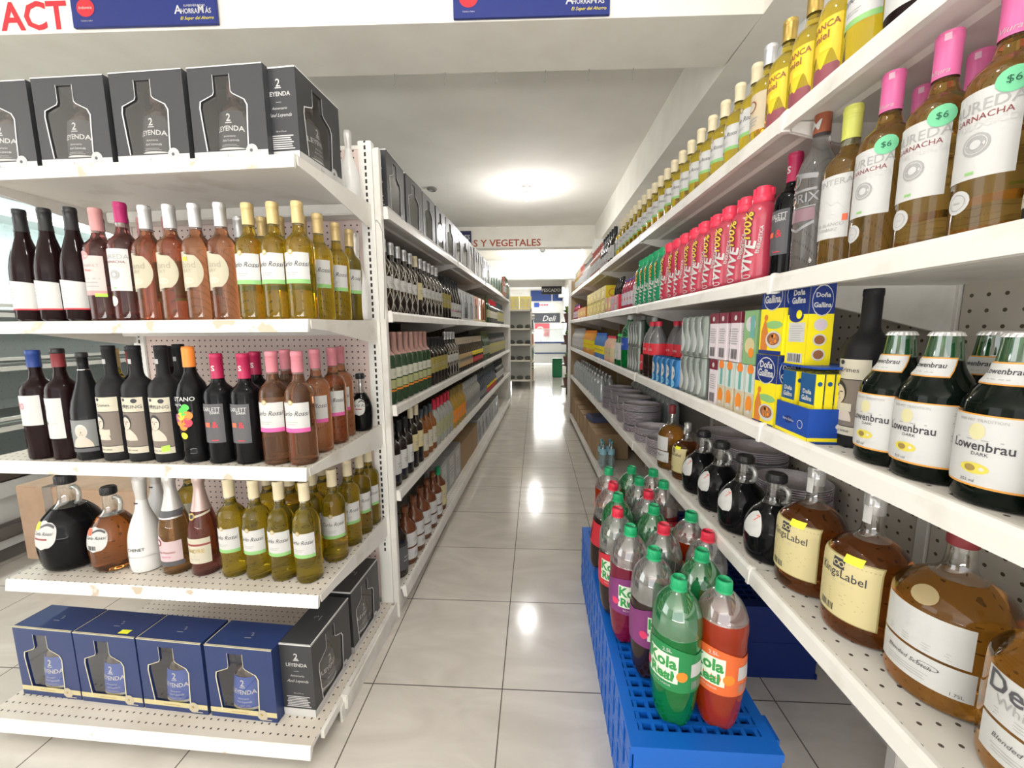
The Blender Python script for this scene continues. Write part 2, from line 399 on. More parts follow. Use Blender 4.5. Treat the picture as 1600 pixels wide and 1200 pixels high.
grey_wall = M('paint_grey', (.50, .49, .47), .8)
bm = bmesh.new(); box(bm, -6.2, 3.2, -5.2, 19, 3.0, 3.1); structure(new_obj('ceiling', bm, ceil_m))
bm = bmesh.new(); box(bm, 1.14, 1.30, -5.2, 19, 0, 3.0); structure(new_obj('wall_right', bm, plaster))
bm = bmesh.new(); box(bm, -6.2, -6.05, -5.2, 19, 0, 3.0); structure(new_obj('wall_left', bm, plaster))
bm = bmesh.new(); box(bm, -6.2, 3.2, 17.4, 17.6, 0, 3.0); structure(new_obj('wall_back', bm, plaster))
bm = bmesh.new()
for a in ((-6.2, 3.2, 0, .5), (-6.2, 3.2, 2.7, 3.0), (-6.2, -4.0, .5, 2.7), (2.6, 3.2, .5, 2.7)): box(bm, a[0], a[1], -4.7, -4.5, a[2], a[3])
structure(new_obj('wall_front', bm, plaster))
bm = bmesh.new(); box(bm, 0.95, 1.139, -4.4, 17.3, 2.65, 2.999); structure(new_obj('trim_1', bm, beam_m))          # beam along the right wall
def cross_beam(name, y0, y1, z, ang, mat, x0=-6.0, x1=.95):
    bm = bmesh.new(); box(bm, x0, x1, 0, y1 - y0, z, 2.998); o = structure(new_obj(name, bm, mat)); o.location = (0, y0, 0); o.rotation_euler = (0, 0, ang); return o
beam1 = cross_beam('trim_2', 1.915, 2.26, 2.65, .030, beam_m)
beam2 = cross_beam('trim_3', 6.80, 7.0, 2.665, .012, beam_m)
beam3 = cross_beam('trim_4', 10.0, 10.25, 2.55, 0, plaster)
beam4 = cross_beam('trim_5', 13.6, 13.8, 2.72, 0, plaster)
bm = bmesh.new(); box(bm, -2.2, -1.35, 7.0, 9.9, 2.62, 2.998); structure(new_obj('trim_6', bm, plaster))
# a projecting pier of the right wall, and a grey board on the back wall
bm = bmesh.new(); box(bm, .86, 1.139, 6.2, 6.42, 0, 2.65); structure(new_obj('wall_right_pier', bm, plaster))

def on_beam(beam_y, ang, x, z, off=.004): return (x, 0, z)
# painted letters and banners on the near beam
sign_blue = M('banner_navy', (.020, .035, .20), .45); sign_red = M('paint_letters_red', (.62, .035, .05), .6); sign_brown = M('paint_letters_brown', (.40, .07, .03), .6)
def beam_map(off0=.002): return lambda s, z, off: (s, -off0 - off, z)
def beam_child(name, build, beam, label, cat, mats=None):
    a = Art(beam_map()); build(a); o = a.done(name, None); o.location = beam.location; o.rotation_euler = beam.rotation_euler
    tag(o, label, cat); return o
beam_child('painted_letters', lambda a: a.text('ACT', .112, -2.185, 2.668, sign_red, bold=.03, sx=.98), beam1, 'red hand-painted capital letters ACT on the near white beam, left of the navy banner', 'lettering')
def banner(beam, x0, x1, z0, label, full=True):
    root = empty('hanging_banner', label, 'banner'); root.location = beam.location; root.rotation_euler = beam.rotation_euler
    bm = bmesh.new(); box(bm, x0, x1, -.016, -.004, z0, 2.99, 0, .001); new_obj('board', bm, sign_blue, root)
    a = Art(beam_map(.017)); w_ = x1 - x0
    a.disc(x0 + .065, z0 + .075, .040, sign_red, 0, .036); a.text('Induveca', .012, x0 + .065, z0 + .070, L_white, .001)
    a.text('Calidad y Sabor', .006, x0 + .065, z0 + .022, L_white)
    o = a.done('round_logo', part(root, 'board'))
    a = Art(beam_map(.017)); ds = .025
    a.text('A', .034, x1 - .168, z0 + .042, L_white, bold=.02); a.text('HORRA', .020, x1 - .155, z0 + .042, L_white, bold=.02, sx=.78, align=1); a.text('M', .034, x1 - .068, z0 + .042, L_white, bold=.01, sx=.8); a.text('ÁS', .020, x1 - .050, z0 + .042, L_white, bold=.02, sx=.85, align=1)
    a.text('SUPERMERCADO', .009, x1 - .095, z0 + .068, L_white); a.text('El Super del Ahorro', .013, x1 - .088, z0 + .018, L_yellow, shear=.3)
    a.done('store_logo', part(root, 'board'))
    return root
K = 1.14
banner(beam1, -.347, .309, 2.654, 'navy banner on the near white beam above the middle of the aisle')
banner(beam1, -2.0, -1.362, 2.660, 'navy banner on the near white beam beside the red painted letters', False)
beam_child('painted_sign', lambda a: a.text('FRUTAS Y VEGETALES', .108, .087, 2.69, sign_brown, bold=.022, sx=1.10, align=-1), beam2, 'brown hand-painted VEGETALES lettering on the far cream beam across the aisle', 'sign')
bm = bmesh.new(); box(bm, -1.62, -1.035, -.03, -.004, 2.69, 2.93, 0, .002); o = new_obj('aisle_sign', bm, M('sign_dark_navy', (.03, .035, .10), .5)); o.location = beam2.location; o.rotation_euler = beam2.rotation_euler
tag(o, 'small dark navy sign board fixed over the painted lettering on the far beam', 'sign')
a = Art(beam_map(.031)); a.text('ES', .07, -1.055, 2.80, L_white, bold=.02, align=-1); k = a.done('sign_text', o)

# lamps, smoke detector, camera, hooks
def ceiling_bulb(loc, label, es):
    r = empty('ceiling_bulb', label, 'light bulb'); r.location = loc
    bm = bmesh.new(); lathe(bm, [(0, 0), (.055, 0), (.06, -.01), (.05, -.03), (.022, -.045), (.02, -.07), (0, -.07)], 20); new_obj('socket', bm, white, r)
    bm = bmesh.new(); lathe(bm, sm([(0, -.06), (.02, -.07), (.035, -.10), (.036, -.13), (.02, -.155), (0, -.16)], 1), 16); new_obj('bulb', bm, M('bulb_glow', (1, 1, 1), .3, emit=(1, .99, .96), es=es), r)
ceiling_bulb((-.10, 5.0, 3.0), 'lit ceiling bulb on the grey ceiling above the near part of the aisle', 14)
ceiling_bulb((.0, 9.2, 3.0), 'lit ceiling bulb beyond the far cream beam', 14)
bm = bmesh.new(); lathe(bm, [(0, 0), (.055, 0), (.058, -.012), (.045, -.03), (0, -.032)], 24); o = new_obj('smoke_detector', bm, M('detector_grey', (.22, .21, .20), .5)); o.location = (-1.21, 4.96, 3.0)
tag(o, 'small round grey smoke detector on the ceiling left of the bulb', 'smoke detector')
r = empty('security_camera', 'small white dome camera with black lens under the far cream beam', 'camera'); r.location = (.12, 6.93, 2.665)
bm = bmesh.new(); lathe(bm, [(0, 0), (.045, 0), (.045, -.03), (.035, -.055), (0, -.07)], 16); new_obj('dome', bm, white, r)
bm = bmesh.new(); lathe(bm, [(0, -.02), (.02, -.02), (.02, -.01), (0, -.01)], 12); o = new_obj('lens', bm, black, r); o.location = (0, -.04, -.03)
o.rotation_euler = (math.radians(80), 0, 0)
for i, x in enumerate((-.72, -.46, -.20, .05, .27, .49)):
    bm = bmesh.new(); tube(bm, [(0, 0, 0), (0, 0, -.025), (.004, 0, -.045), (-.004, -.004, -.058)], .0018, 5); o = new_obj('ceiling_hook', bm, grey_metal)
    o.location = (x, 1.915 + .345 + x * .030 - .008, 2.65); tag(o, od(i) + ' from the left of the small wire hooks under the near beam edge', 'hook', 'wire hooks under the near beam')

# ------------------------------------------------------------------ shelving
def by_normal(bm, mi_top):
    bm.normal_update()
    for f in bm.faces:
        if f.normal.z > .9 and f.calc_area() > .02: f.material_index = mi_top
def run_shelf(parent, sgn, u0, depth, v0, v1, z, name='shelf', deck=deck_r, lip=.042):
    """shelf of an aisle run; sgn = +1 shelf goes to +u from its front edge (right run), -1 to -u"""
    prof = [(-.004, z - lip), (-.001, z - .010), (.003, z), (.011, z), (.013, z - .007), (depth, z - .007), (depth, z - .03), (.10, z - .03), (.09, z - .022), (.02, z - .022), (.012, z - lip)]
    poly = [(u0 + sgn * a, b) for a, b in prof]
    if sgn < 0: poly = poly[::-1]
    bm = bmesh.new(); extrude_y(bm, poly, v0 + .002, v1 - .002); bmesh.ops.recalc_face_normals(bm, faces=bm.faces); by_normal(bm, 1)
    new_obj(name, bm, [enamel, deck], parent)
def run_bracket(parent, sgn, u0, depth, v, z):
    poly = [(u0 + sgn * .012, z - .024), (u0 + sgn * depth, z - .031), (u0 + sgn * depth, z - .14), (u0 + sgn * (depth - .05), z - .14), (u0 + sgn * .02, z - .045)]
    if sgn < 0: poly = poly[::-1]
    bm = bmesh.new(); extrude_y(bm, poly, v - .002, v + .002); bmesh.ops.recalc_face_normals(bm, faces=bm.faces); new_obj('bracket', bm, enamel, parent)
def rail_joint(parent, sgn, u0, v, z):
    bm = bmesh.new(); poly = [(u0 - sgn * .006, z - .046), (u0 - sgn * .005, z - .006), (u0 + sgn * .004, z + .004), (u0 + sgn * .014, z + .003), (u0 + sgn * .014, z - .046)]
    if sgn < 0: poly = poly[::-1]
    extrude_y(bm, poly, v - .006, v + .006); bmesh.ops.recalc_face_normals(bm, faces=bm.faces); new_obj('rail_joint', bm, white, parent)

# right run
SR = {1: 1.852, 2: 1.480, 3: 1.103, 4: .705}
right = empty('gondola_shelving', 'long white metal shelving run with perforated decks along the right hand wall', 'shelving'); right.location = O_R; right.rotation_euler = (0, 0, A_R)
VJ = [-.16, 1.065, 2.31, 3.54, 4.77, 5.93]; DR = .44
for i in range(5):
    for z in SR.values():
        run_shelf(right, 1, 0, DR, VJ[i], VJ[i + 1], z)
        run_bracket(right, 1, 0, DR, VJ[i] + .004, z); run_bracket(right, 1, 0, DR, VJ[i + 1] - .004, z)
        if i: rail_joint(right, 1, 0, VJ[i], z)
    if i >= 2: run_shelf(right, 1, 0, DR, VJ[i], VJ[i + 1], .13, 'base_deck')
    zs = [.0 if i > 1 else .56, .72, 1.12, 1.49, 1.86, 1.98]
    bm = bmesh.new(); box(bm, DR, DR + .012, VJ[i] + .02, VJ[i + 1] - .02, zs[0], 1.95); new_obj('back_panel', bm, pegboard_r if i < 2 else M('panel_grey', (.36, .35, .33), .6) if i == 2 else M('panel_tan', (.42, .30, .17), .6), right)
for i in range(6):
    bm = bmesh.new(); box(bm, DR - .005, DR + .04, VJ[i] - .016, VJ[i] + .016, 0, 2.0, 0, .002); new_obj('upright', bm, slots_mat('upright_aisle', (.80, .78, .74), 9, .001, .03, .6), right)
bm = bmesh.new(); box(bm, .01, DR + .03, 5.935, 5.955, 0, 2.02); new_obj('end_panel', bm, M('panel_tan', (.42, .30, .17), .6), right)
bm = bmesh.new(); box(bm, -.03, .01, 5.925, 5.965, 0, 2.04, 0, .002); new_obj('end_post', bm, white, right)

# left aisle run
SL = {1: 1.862, 2: 1.432, 3: 1.015, 4: .616}; UF = .055; DL = .46
left = empty('gondola_shelving', 'long white metal shelving run filled with liquor on the left of the aisle', 'shelving'); left.location = O_L; left.rotation_euler = (0, 0, A_L)
VL = [.03, 1.38, 2.72, 4.06, 5.36]
for i in range(4):
    for z in SL.values():
        run_shelf(left, -1, UF, DL, VL[i], VL[i + 1], z); run_bracket(left, -1, UF, DL, VL[i] + .004, z); run_bracket(left, -1, UF, DL, VL[i + 1] - .004, z)
        rail_joint(left, -1, UF, VL[i] + .004, z)
    run_shelf(left, -1, UF + .01, DL, VL[i], VL[i + 1], .148, 'base_deck', lip=.06)
    bm = bmesh.new(); box(bm, -.15, UF - .03, VL[i], VL[i + 1], 0, .09); new_obj('kick_plate', bm, enamel, left)
    bm = bmesh.new(); box(bm, UF - DL - .02, UF - DL, VL[i], VL[i + 1], .0, 2.05); new_obj('back_panel', bm, dark_back, left)
bm = bmesh.new(); box(bm, UF - .028, UF + .012, 5.37, 5.41, 0, 2.06, 0, .002); new_obj('end_post', bm, white, left)
bm = bmesh.new(); box(bm, UF - DL, UF - .03, 5.38, 5.395, 0, 2.0); new_obj('end_panel', bm, enamel, left)
bm = bmesh.new(); box(bm, .014, .040, .002, .030, 0, 2.085, 0, .002); box(bm, .002, .030, .030, .05, .02, 2.10); new_obj('end_upright', bm, enamel, left)
bm = bmesh.new(); tube(bm, [(.018, -.001, 1.80), (.022, -.004, 1.805), (.034, -.002, 1.79), (.042, .004, 1.76), (.041, .004, 1.55), (.036, -.002, 1.40)], .0014, 5); new_obj('tie_wire', bm, grey_metal, left)

# end cap
cap = empty('end_cap_shelving', 'white end cap shelving unit with pink perforated back facing the camera, left', 'shelving'); cap.location = O_L; cap.rotation_euler = (0, 0, A_L)
UC0 = -1.14; SC = {1: (1.861, -.515), 2: (1.388, -.505), 3: (.934, -.57), 4: (.503, -.56)}; ZB, VB = .080, -.675
def cap_shelf(z, v, name='shelf', lip=.040, u1=0.):
    prof = [(v - .006, z - lip), (v, z - .003), (v + .004, z), (-.004, z), (-.004, z - .012), (v + .05, z - .012), (v + .012, z - .016), (v + .004, z - lip)]
    bm = bmesh.new(); extrude_x(bm, prof, UC0, u1); bmesh.ops.recalc_face_normals(bm, faces=bm.faces); by_normal(bm, 1)
    for f in bm.faces:
        if f.normal.y < -.7: f.material_index = 2
    new_obj(name, bm, [enamel, deck_holes, enamel_chipped], cap)
for z, v in SC.values():
    cap_shelf(z, v)
    bm = bmesh.new(); box(bm, UC0 + .03, -.03, -.09, -.012, z - .055, z - .013, 0, .004); new_obj('cross_rail', bm, enamel, cap)
    for u in (UC0 - .001, .001):
        poly = [(v + .012, z - .004), (-.0, z + .006), (-.0, z - .085), (-.04, z - .092), (v + .10, z - .036), (v + .014, z - .030)]
        bm = bmesh.new(); extrude_x(bm, poly, u - .0018, u + .0018); bmesh.ops.recalc_face_normals(bm, faces=bm.faces); new_obj('bracket', bm, enamel, cap)
cap_shelf(ZB, VB, 'base_deck', .042, .012)
bm = bmesh.new(); extrude_x(bm, [(-.52, .0), (-.52, .06), (0, .08), (0, 0)], .022, .030); box(bm, .016, .040, -.50, -.46, .03, .085, 0, .003); box(bm, .012, .024, -.62, -.02, .05, .078); bmesh.ops.recalc_face_normals(bm, faces=bm.faces); new_obj('base_side', bm, enamel, cap)
bm = bmesh.new(); box(bm, UC0 + .03, 0.0, -.42, -.40, 0, .066); new_obj('base_front', bm, grey_metal, cap)
bm = bmesh.new(); box(bm, UC0 + .02, -.043, .004, .016, .10, 2.085); new_obj('back_panel', bm, pegboard, cap)
bm = bmesh.new(); box(bm, UC0 + .02, -.043, .002, .02, 2.085, 2.10); new_obj('top_rail', bm, white, cap)
for u in (UC0 - .014, -.043):
    bm = bmesh.new(); box(bm, u, u + .056, -.004, .028, 0.0, 2.115, 0, .003)
    new_obj('upright', bm, slots_mat('upright_slots_%d' % int(u * 1000), (.88, .87, .84), u + .030, .0042, .026, .62), cap)
# ------------------------------------------------------------------ bottles
def insert_z(prof, z):
    if any(abs(b - z) < 1e-6 for a, b in prof): return prof
    out = []
    for (r0, z0), (r1, z1) in zip(prof, prof[1:]):
        out.append((r0, z0))
        if z0 < z < z1: out.append((r0 + (r1 - r0) * (z - z0) / (z1 - z0), z))
    out.append(prof[-1]); return out
def body(root, prof, liquid, glass=None, fill=None, sx=1., sy=1., seg=24, name='bottle_body'):
    bm = bmesh.new()
    if glass and fill:
        prof = insert_z(prof, fill); mis = [0 if (a[1] + b[1]) / 2 < fill else 1 for a, b in zip(prof, prof[1:])]
        rings = lathe(bm, prof, seg, 0, sx, sy, mis)
        k = [i for i, p in enumerate(prof) if abs(p[1] - fill) < 1e-6][0]
        f = bm.faces.new(rings[k]); f.material_index = 0
        return new_obj(name, bm, [liquid, glass], root)
    lathe(bm, prof, seg, 0, sx, sy); return new_obj(name, bm, [liquid], root)
def capsule(root, prof, z0, mat, top=None, extra=.0012, rib=None, name='capsule', sx=1., seg=20):
    zt = prof[-1][1]
    p = [(radius_at(prof, z0) + extra, z0)] + [(r + extra, z) for r, z in prof if z > z0 + 1e-4 and r > 1e-4] + [(0, zt + extra)]
    p = [(max(a, p[-2][0]) if i else a, b) if a > 1e-4 else (a, b) for i, (a, b) in enumerate(p)]; p[-2] = (p[-2][0] * .96, p[-2][1])
    bm = bmesh.new(); lathe(bm, p, seg, 0, sx, sx)
    if rib:
        for z in rib: rr = radius_at(prof, z) + extra + .0006; lathe(bm, [(rr - .001, z - .0014), (rr, z), (rr - .001, z + .0014)], seg, 0, sx, sx)
    return new_obj(name, bm, [mat], root)
def bord(h, r, nr=.375):
    return [(0, .004), (r * .8, .0), (r * .96, .002), (r, .008), (r, .60 * h), (r * .985, .635 * h), (r * .93, .662 * h), (r * .80, .69 * h), (r * .62, .712 * h), (r * .47, .735 * h), (r * .41, .762 * h), (r * nr, .80 * h), (r * nr, .955 * h), (r * (nr + .018), .957 * h), (r * (nr + .018), .985 * h), (r * nr, h), (0, h)]
def burg(h, r, nr=.36):
    return [(0, .004), (r * .85, 0), (r, .008), (r, .42 * h), (r * .97, .48 * h), (r * .88, .55 * h), (r * .74, .62 * h), (r * .58, .69 * h), (r * .45, .75 * h), (r * .40, .80 * h), (r * nr, .86 * h), (r * nr, .955 * h), (r * (nr + .018), .957 * h), (r * (nr + .018), .985 * h), (r * nr, h), (0, h)]
GOLDCAP = M('cap_gold', (.68, .52, .25), .38, .35); SILVER = M('cap_silver', (.66, .67, .69), .35, .6); PINKCAP = M('cap_dusty_pink', (.62, .30, .30), .45)
MAGENTA = M('cap_magenta', (.42, .015, .13), .4); HOTPINK = M('cap_hot_pink', (.95, .20, .48), .35); LIMECAP = M('cap_lime', (.72, .76, .16), .38); BLUECAP = M('cap_blue', (.02, .055, .25), .4)
MAROON = M('cap_maroon', (.22, .03, .035), .45); ORANGECAP = M('cap_orange', (.90, .26, .04), .4); BLACKCAP = M('cap_black', (.02, .02, .022), .35); ROSECAP = M('cap_rose', (.62, .22, .27), .4)
WHITECAP = M('cap_white', (.85, .85, .84), .4); REDCAP = M('cap_red', (.75, .04, .08), .35); GREENCAP = M('cap_green', (.02, .42, .17), .35); CREAMCAP = M('cap_cream', (.80, .70, .48), .42)

def rossi_label(a, z0, z1, w, band, text_mat=L_ink):
    a.rect(-w, z0, w, z1, L_white, 0, 14, 2); a.rect(-w, z0, w, z0 + (z1 - z0) * .14, band, .0004, 14)
    zc = z0 + (z1 - z0) * .56; a.text('Carlo Rossi', (z1 - z0) * .17, 0, zc, text_mat, .0007, shear=.35, sx=.86)
    a.disc(-w * .1, z1 + .001, .008, L_gold, .0006); a.disc(-w * .1, z1 + .001, .005, L_cream, .0009)
    a.lines(-w * .5, w * .3, z0 + (z1 - z0) * .27, z0 + (z1 - z0) * .40, 2, L_grey, .0006, .3)
def rossi(key, name, h, r, liquid, glass, capm, band, cat='wine bottle', z0=.30, z1=.56, ribs=True):
    @kind(key, name, cat)
    def f(root):
        p = bord(h, r); body(root, p, liquid, glass, .80 * h)
        capsule(root, p, .815 * h, capm, rib=[.96 * h, .93 * h, .905 * h] if ribs else None)
        a = Art(round_map(p)); rossi_label(a, z0 * h, z1 * h, r * 1.12, band); a.done('label', root)
    return f
rossi('rossi', 'white_wine_bottle', .358, .043, W_yel, G_yel, GOLDCAP, L_green)
rossi('rossi4', 'white_wine_bottle', .345, .043, W_yel, G_yel, CREAMCAP, L_green, z0=.27, z1=.52, ribs=False)
rossi('rossi_rose', 'rose_wine_bottle', .355, .043, W_rose, G_rose, ROSECAP, M('label_magenta', (.72, .12, .38), .5))
rossi('rossi_aisle', 'white_wine_bottle', .300, .040, W_yel, G_yel, CREAMCAP, L_green)

@kind('pinot', 'red_wine_bottle', 'wine bottle')
def f(root):
    h, r = .366, .044; p = burg(h, r); body(root, p, W_dark); capsule(root, p, .80 * h, BLACKCAP)
    a = Art(round_map(p)); a.patch(lambda x, b: (-r * 1.2 + 2.4 * r * x, .105 * h + b * (.26 * h - .03 * h * (x - .2))), 12, 2, L_white); a.rect(-r * 1.2, .10 * h, r * 1.2, .113 * h, L_red, .0004, 12)
    a.disc(-r * .8, .345 * h, .0085, L_grey, .0008); a.disc(-r * .8, .345 * h, .006, L_white, .0011); a.lines(-r * .9, r * .1, .20 * h, .31 * h, 4, L_grey, .0006, .2); a.done('label', root)
@kind('rose_dusty', 'rose_wine_bottle', 'wine bottle')
def f(root):
    h, r = .360, .043; p = bord(h, r); body(root, p, W_rosed, G_rose, .78 * h); capsule(root, p, .80 * h, PINKCAP)
    a = Art(round_map(p)); a.rect(-r * .95, .24 * h, r * .95, .57 * h, M('label_blush', (.64, .53, .51), .5), 0, 12); a.rect(-r * .95, .225 * h, r * .95, .265 * h, PINKCAP, .0004, 12)
    a.disc(-r * .35, .575 * h, .020, PINKCAP, .0006, .014); a.text('CINSAULT', .009, 0, .475 * h, L_grey, .0006); a.text('Rose', .008, -.004, .435 * h, L_red, .0006, shear=.3); a.lines(-r * .5, r * .7, .30 * h, .40 * h, 3, L_grey, .0006, .25)
    a.rect(r * .25, .212 * h, r * .95, .24 * h, L_lime, .001, 4); a.done('label', root)
def laureda(key, name, h, r, liquid, glass, capm, dot, capz=.83):
    @kind(key, name, 'wine bottle')
    def f(root):
        p = bord(h, r, .36); body(root, p, liquid, glass, .79 * h); capsule(root, p, capz * h, capm)
        if dot:
            a = Art(round_map([(q[0] + .0013, q[1]) for q in p])); a.text('Viura', .008, .004, (capz + .015) * h, L_white, .0004, shear=.3); a.rect(.006, .955 * h, .014, .985 * h, M('cap_light_pink', (.95, .62, .75), .4), 0, 2); a.done('capsule_print', part(root, 'capsule'))
        a = Art(round_map(p)); a.rect(-r * 1.05, .25 * h, r * 1.05, .60 * h, L_white, 0, 14); a.text('LAUREDA', .0155, 0, .515 * h, L_grey, .0006, sx=1.0, bold=.0); a.text('GARNACHA', .0085, .004, .480 * h, MAROON, .0006); a.text('ECOLOGICO', .0095, .004, .448 * h, M('print_pale_grey', (.62, .62, .62), .5), .0006)
        a.disc(.004, .385 * h, .0155, L_grey, .0006); a.ring(.004, .385 * h, .0125, .001, L_white, .0008); a.disc(.004, .385 * h, .006, M('print_pale_grey', (.62, .62, .62), .5), .0009)
        a.rect(-.004, .268 * h, .006, .28 * h, L_green, .0006, 2)
        if dot: a.disc(r * .75, .60 * h, .0165, L_mint, .0012); a.text('$6', .010, r * .75, .587 * h, M('marker_green', (.01, .12, .06), .5), .0016)
        a.disc(-r * .25, .165 * h, .0165, L_white, 0, .0165); a.ring(-r * .25, .165 * h, .0115, .0009, L_grey, .0004); a.text('Vino', .004, -r * .25, .158 * h, L_grey, .0004)
        a.done('label', root)
laureda('laureda_l', 'rose_wine_bottle', .375, .044, W_rosed, G_rose, MAGENTA, False)
laureda('laureda_r', 'rose_wine_bottle', .338, .043, W_brown, clear_thin('brown_neck_glass', (.62, .48, .30), .4, .05, .15, (.35, .2, .08)), HOTPINK, True, .80)
@kind('sand', 'rose_wine_bottle', 'wine bottle')
def f(root):
    h, r = .362, .043; p = bord(h, r); body(root, p, W_rose, G_rose, .78 * h); capsule(root, p, .80 * h, SILVER)
    a = Art(round_map(p)); a.patch(lambda x, b: (-r * 1.05 + (r * (.85 + 1.15 * math.sqrt(max(0, 1 - (2 * b - 1) ** 2)))) * x, h * (.25 + .33 * b)), 12, 10, M('label_sand', (.52, .48, .36), .5))
    a.text('Sand', .020, -.003, .445 * h, M('print_khaki', (.38, .34, .26), .5), .0006, sx=1.0); a.text('BAY', .011, -.006, .405 * h, M('print_khaki', (.38, .34, .26), .5), .0006); a.disc(-.004, .335 * h, .018, M('label_sand_light', (.66, .63, .46), .5), .0005, .010)
    a.done('label', root)
@kind('sand_sticker', 'rose_wine_bottle', 'wine bottle')
def f(root):
    BUILD['sand'][0](root); h, r = .362, .043; p = bord(h, r); a = Art(round_map(p)); a.rect(-.017, .50 * h, -.001, .535 * h, L_ystk, .0016, 3); a.done('price_sticker', root)
# --- third shelf of the end cap
@kind('blue120', 'red_wine_bottle', 'wine bottle')
def f(root):
    h, r = .360, .045; p = bord(h, r, .36); body(root, p, W_dark); capsule(root, p, .845 * h, BLUECAP)
    a = Art(round_map(p)); a.rect(-r * 1.05, .32 * h, r * .9, .595 * h, L_white, 0, 12); a.text('120', .022, -.020, .47 * h, M('print_pink_red', (.80, .18, .25), .5), .0006, sx=.9); a.lines(-.030, .012, .36 * h, .44 * h, 4, M('print_pale_grey', (.62, .62, .62), .5), .0006, .2); a.done('label', root)
@kind('eight', 'red_wine_bottle', 'wine bottle')
def f(root):
    h, r = .365, .044; p = bord(h, r, .36); body(root, p, W_dark); capsule(root, p, .835 * h, MAROON); capsule(root, p, .955 * h, BLACKCAP, extra=.0018, name='cork_top')
    a = Art(round_map(p)); a.rect(-r * .98, .20 * h, r * .8, .565 * h, L_white, 0, 12); a.text('8', .040, -.024, .42 * h, L_ink, .0006, sx=.8); a.text('A', .012, -.014, .325 * h, L_char, .0006, bold=.03); a.lines(-.006, .022, .33 * h, .35 * h, 2, L_grey, .0006, .2); a.done('label', root)
def portrait(a, x, z, s, hair=L_dk, bg=None):
    """small generic bust: shoulders, head, hair, brows, eyes, nose and mouth"""
    a.patch(lambda u, b: (x + s * (-.50 + 1.0 * u) * (1 - .62 * b ** 2.2), z - s * .95 + s * .60 * b), 6, 6, L_skin, .0005)
    a.disc(x, z, s * .30, hair, .0006, s * .42); a.disc(x, z - s * .06, s * .25, L_skin, .0008, s * .34)
    a.rect(x - s * .17, z + s * .02, x - s * .04, z + s * .05, hair, .001, 1); a.rect(x + s * .04, z + s * .02, x + s * .17, z + s * .05, hair, .001, 1)
    a.rect(x - s * .02, z - s * .12, x + s * .03, z, L_sepia, .001, 1); a.rect(x - s * .09, z - s * .22, x + s * .09, z - s * .185, L_sepia, .001, 1)
@kind('sloped', 'red_wine_bottle', 'wine bottle')
def f(root):
    h, r = .352, .046; p = burg(h, r, .30); body(root, p, M('satin_black_glass', (.012, .012, .014), .2)); capsule(root, p, .955 * h, BLACKCAP, name='cork_top')
    bm = bmesh.new(); q = radius_at(p, .84 * h); lathe(bm, [(q, .835 * h), (q + .001, .84 * h), (q, .845 * h)], 16); new_obj('neck_band', bm, chrome, root)
    a = Art(round_map(p)); a.rect(-r * 1.1, .13 * h, r * 1.1, .385 * h, M('label_grey_photo', (.22, .23, .23), .5), 0, 12); portrait(a, .012, .28 * h, .055, M('print_white_hair', (.60, .60, .58), .5)); a.rect(-r, .21 * h, -r * .55, .28 * h, L_teal, .0009, 3); a.rect(-r * 1.1, .085 * h, r * 1.1, .12 * h, L_char, 0, 12); a.done('label', root)
def crimes(key, variant, h, r):
    @kind(key, 'red_wine_bottle', 'wine bottle')
    def f(root):
        p = bord(h, r, .39); body(root, p, W_matte)
        a = Art(round_map(p)); w_ = r * 1.0
        a.rect(-w_, .44 * h, w_, .565 * h, L_cream, 0, 12); a.rect(-w_, .14 * h, w_, .435 * h, L_sepia, 0, 12); a.rect(-w_, .08 * h, w_, .135 * h, L_cream, 0, 12)
        a.disc(-.010, .545 * h, .006, L_ink, .0006, .005); a.text('19 Crimes' if variant < 1 else 'the', .010, -.004, .485 * h, L_ink, .0006)
        if variant >= 1: a.text('UPRISING', .0115, .004, .47 * h, L_char, .0007, sx=1.1); a.disc(.022, .535 * h, .008, L_ink, .0007, .007)
        portrait(a, (-.012, -.014, -.010, -.004)[variant + 1], .35 * h, .062)
        if variant < 1: a.patch(lambda u, b: (-.026 + .044 * u, h * (.235 + .05 * b)), 6, 1, L_cream, .0012)
        a.text('THE RED WINE', .005, -.006, .10 * h, L_ink, .0006)
        if variant == 2: a.patch(lambda u, b: (.010 + .022 * u, h * (.095 + .05 * b + .01 * u)), 4, 2, L_lime, .0012)
        a.done('label', root)
        if variant >= 0:
            a = Art(round_map(p)); a.rect(-.007, .845 * h, .005, .885 * h, L_grey, .0004, 3); a.done('neck_label', root)
crimes('crimes_a', 0, .374, .044); crimes('crimes_b', 1, .374, .044); crimes('crimes_c', 2, .374, .044); crimes('crimes_r', -1, .332, .043)
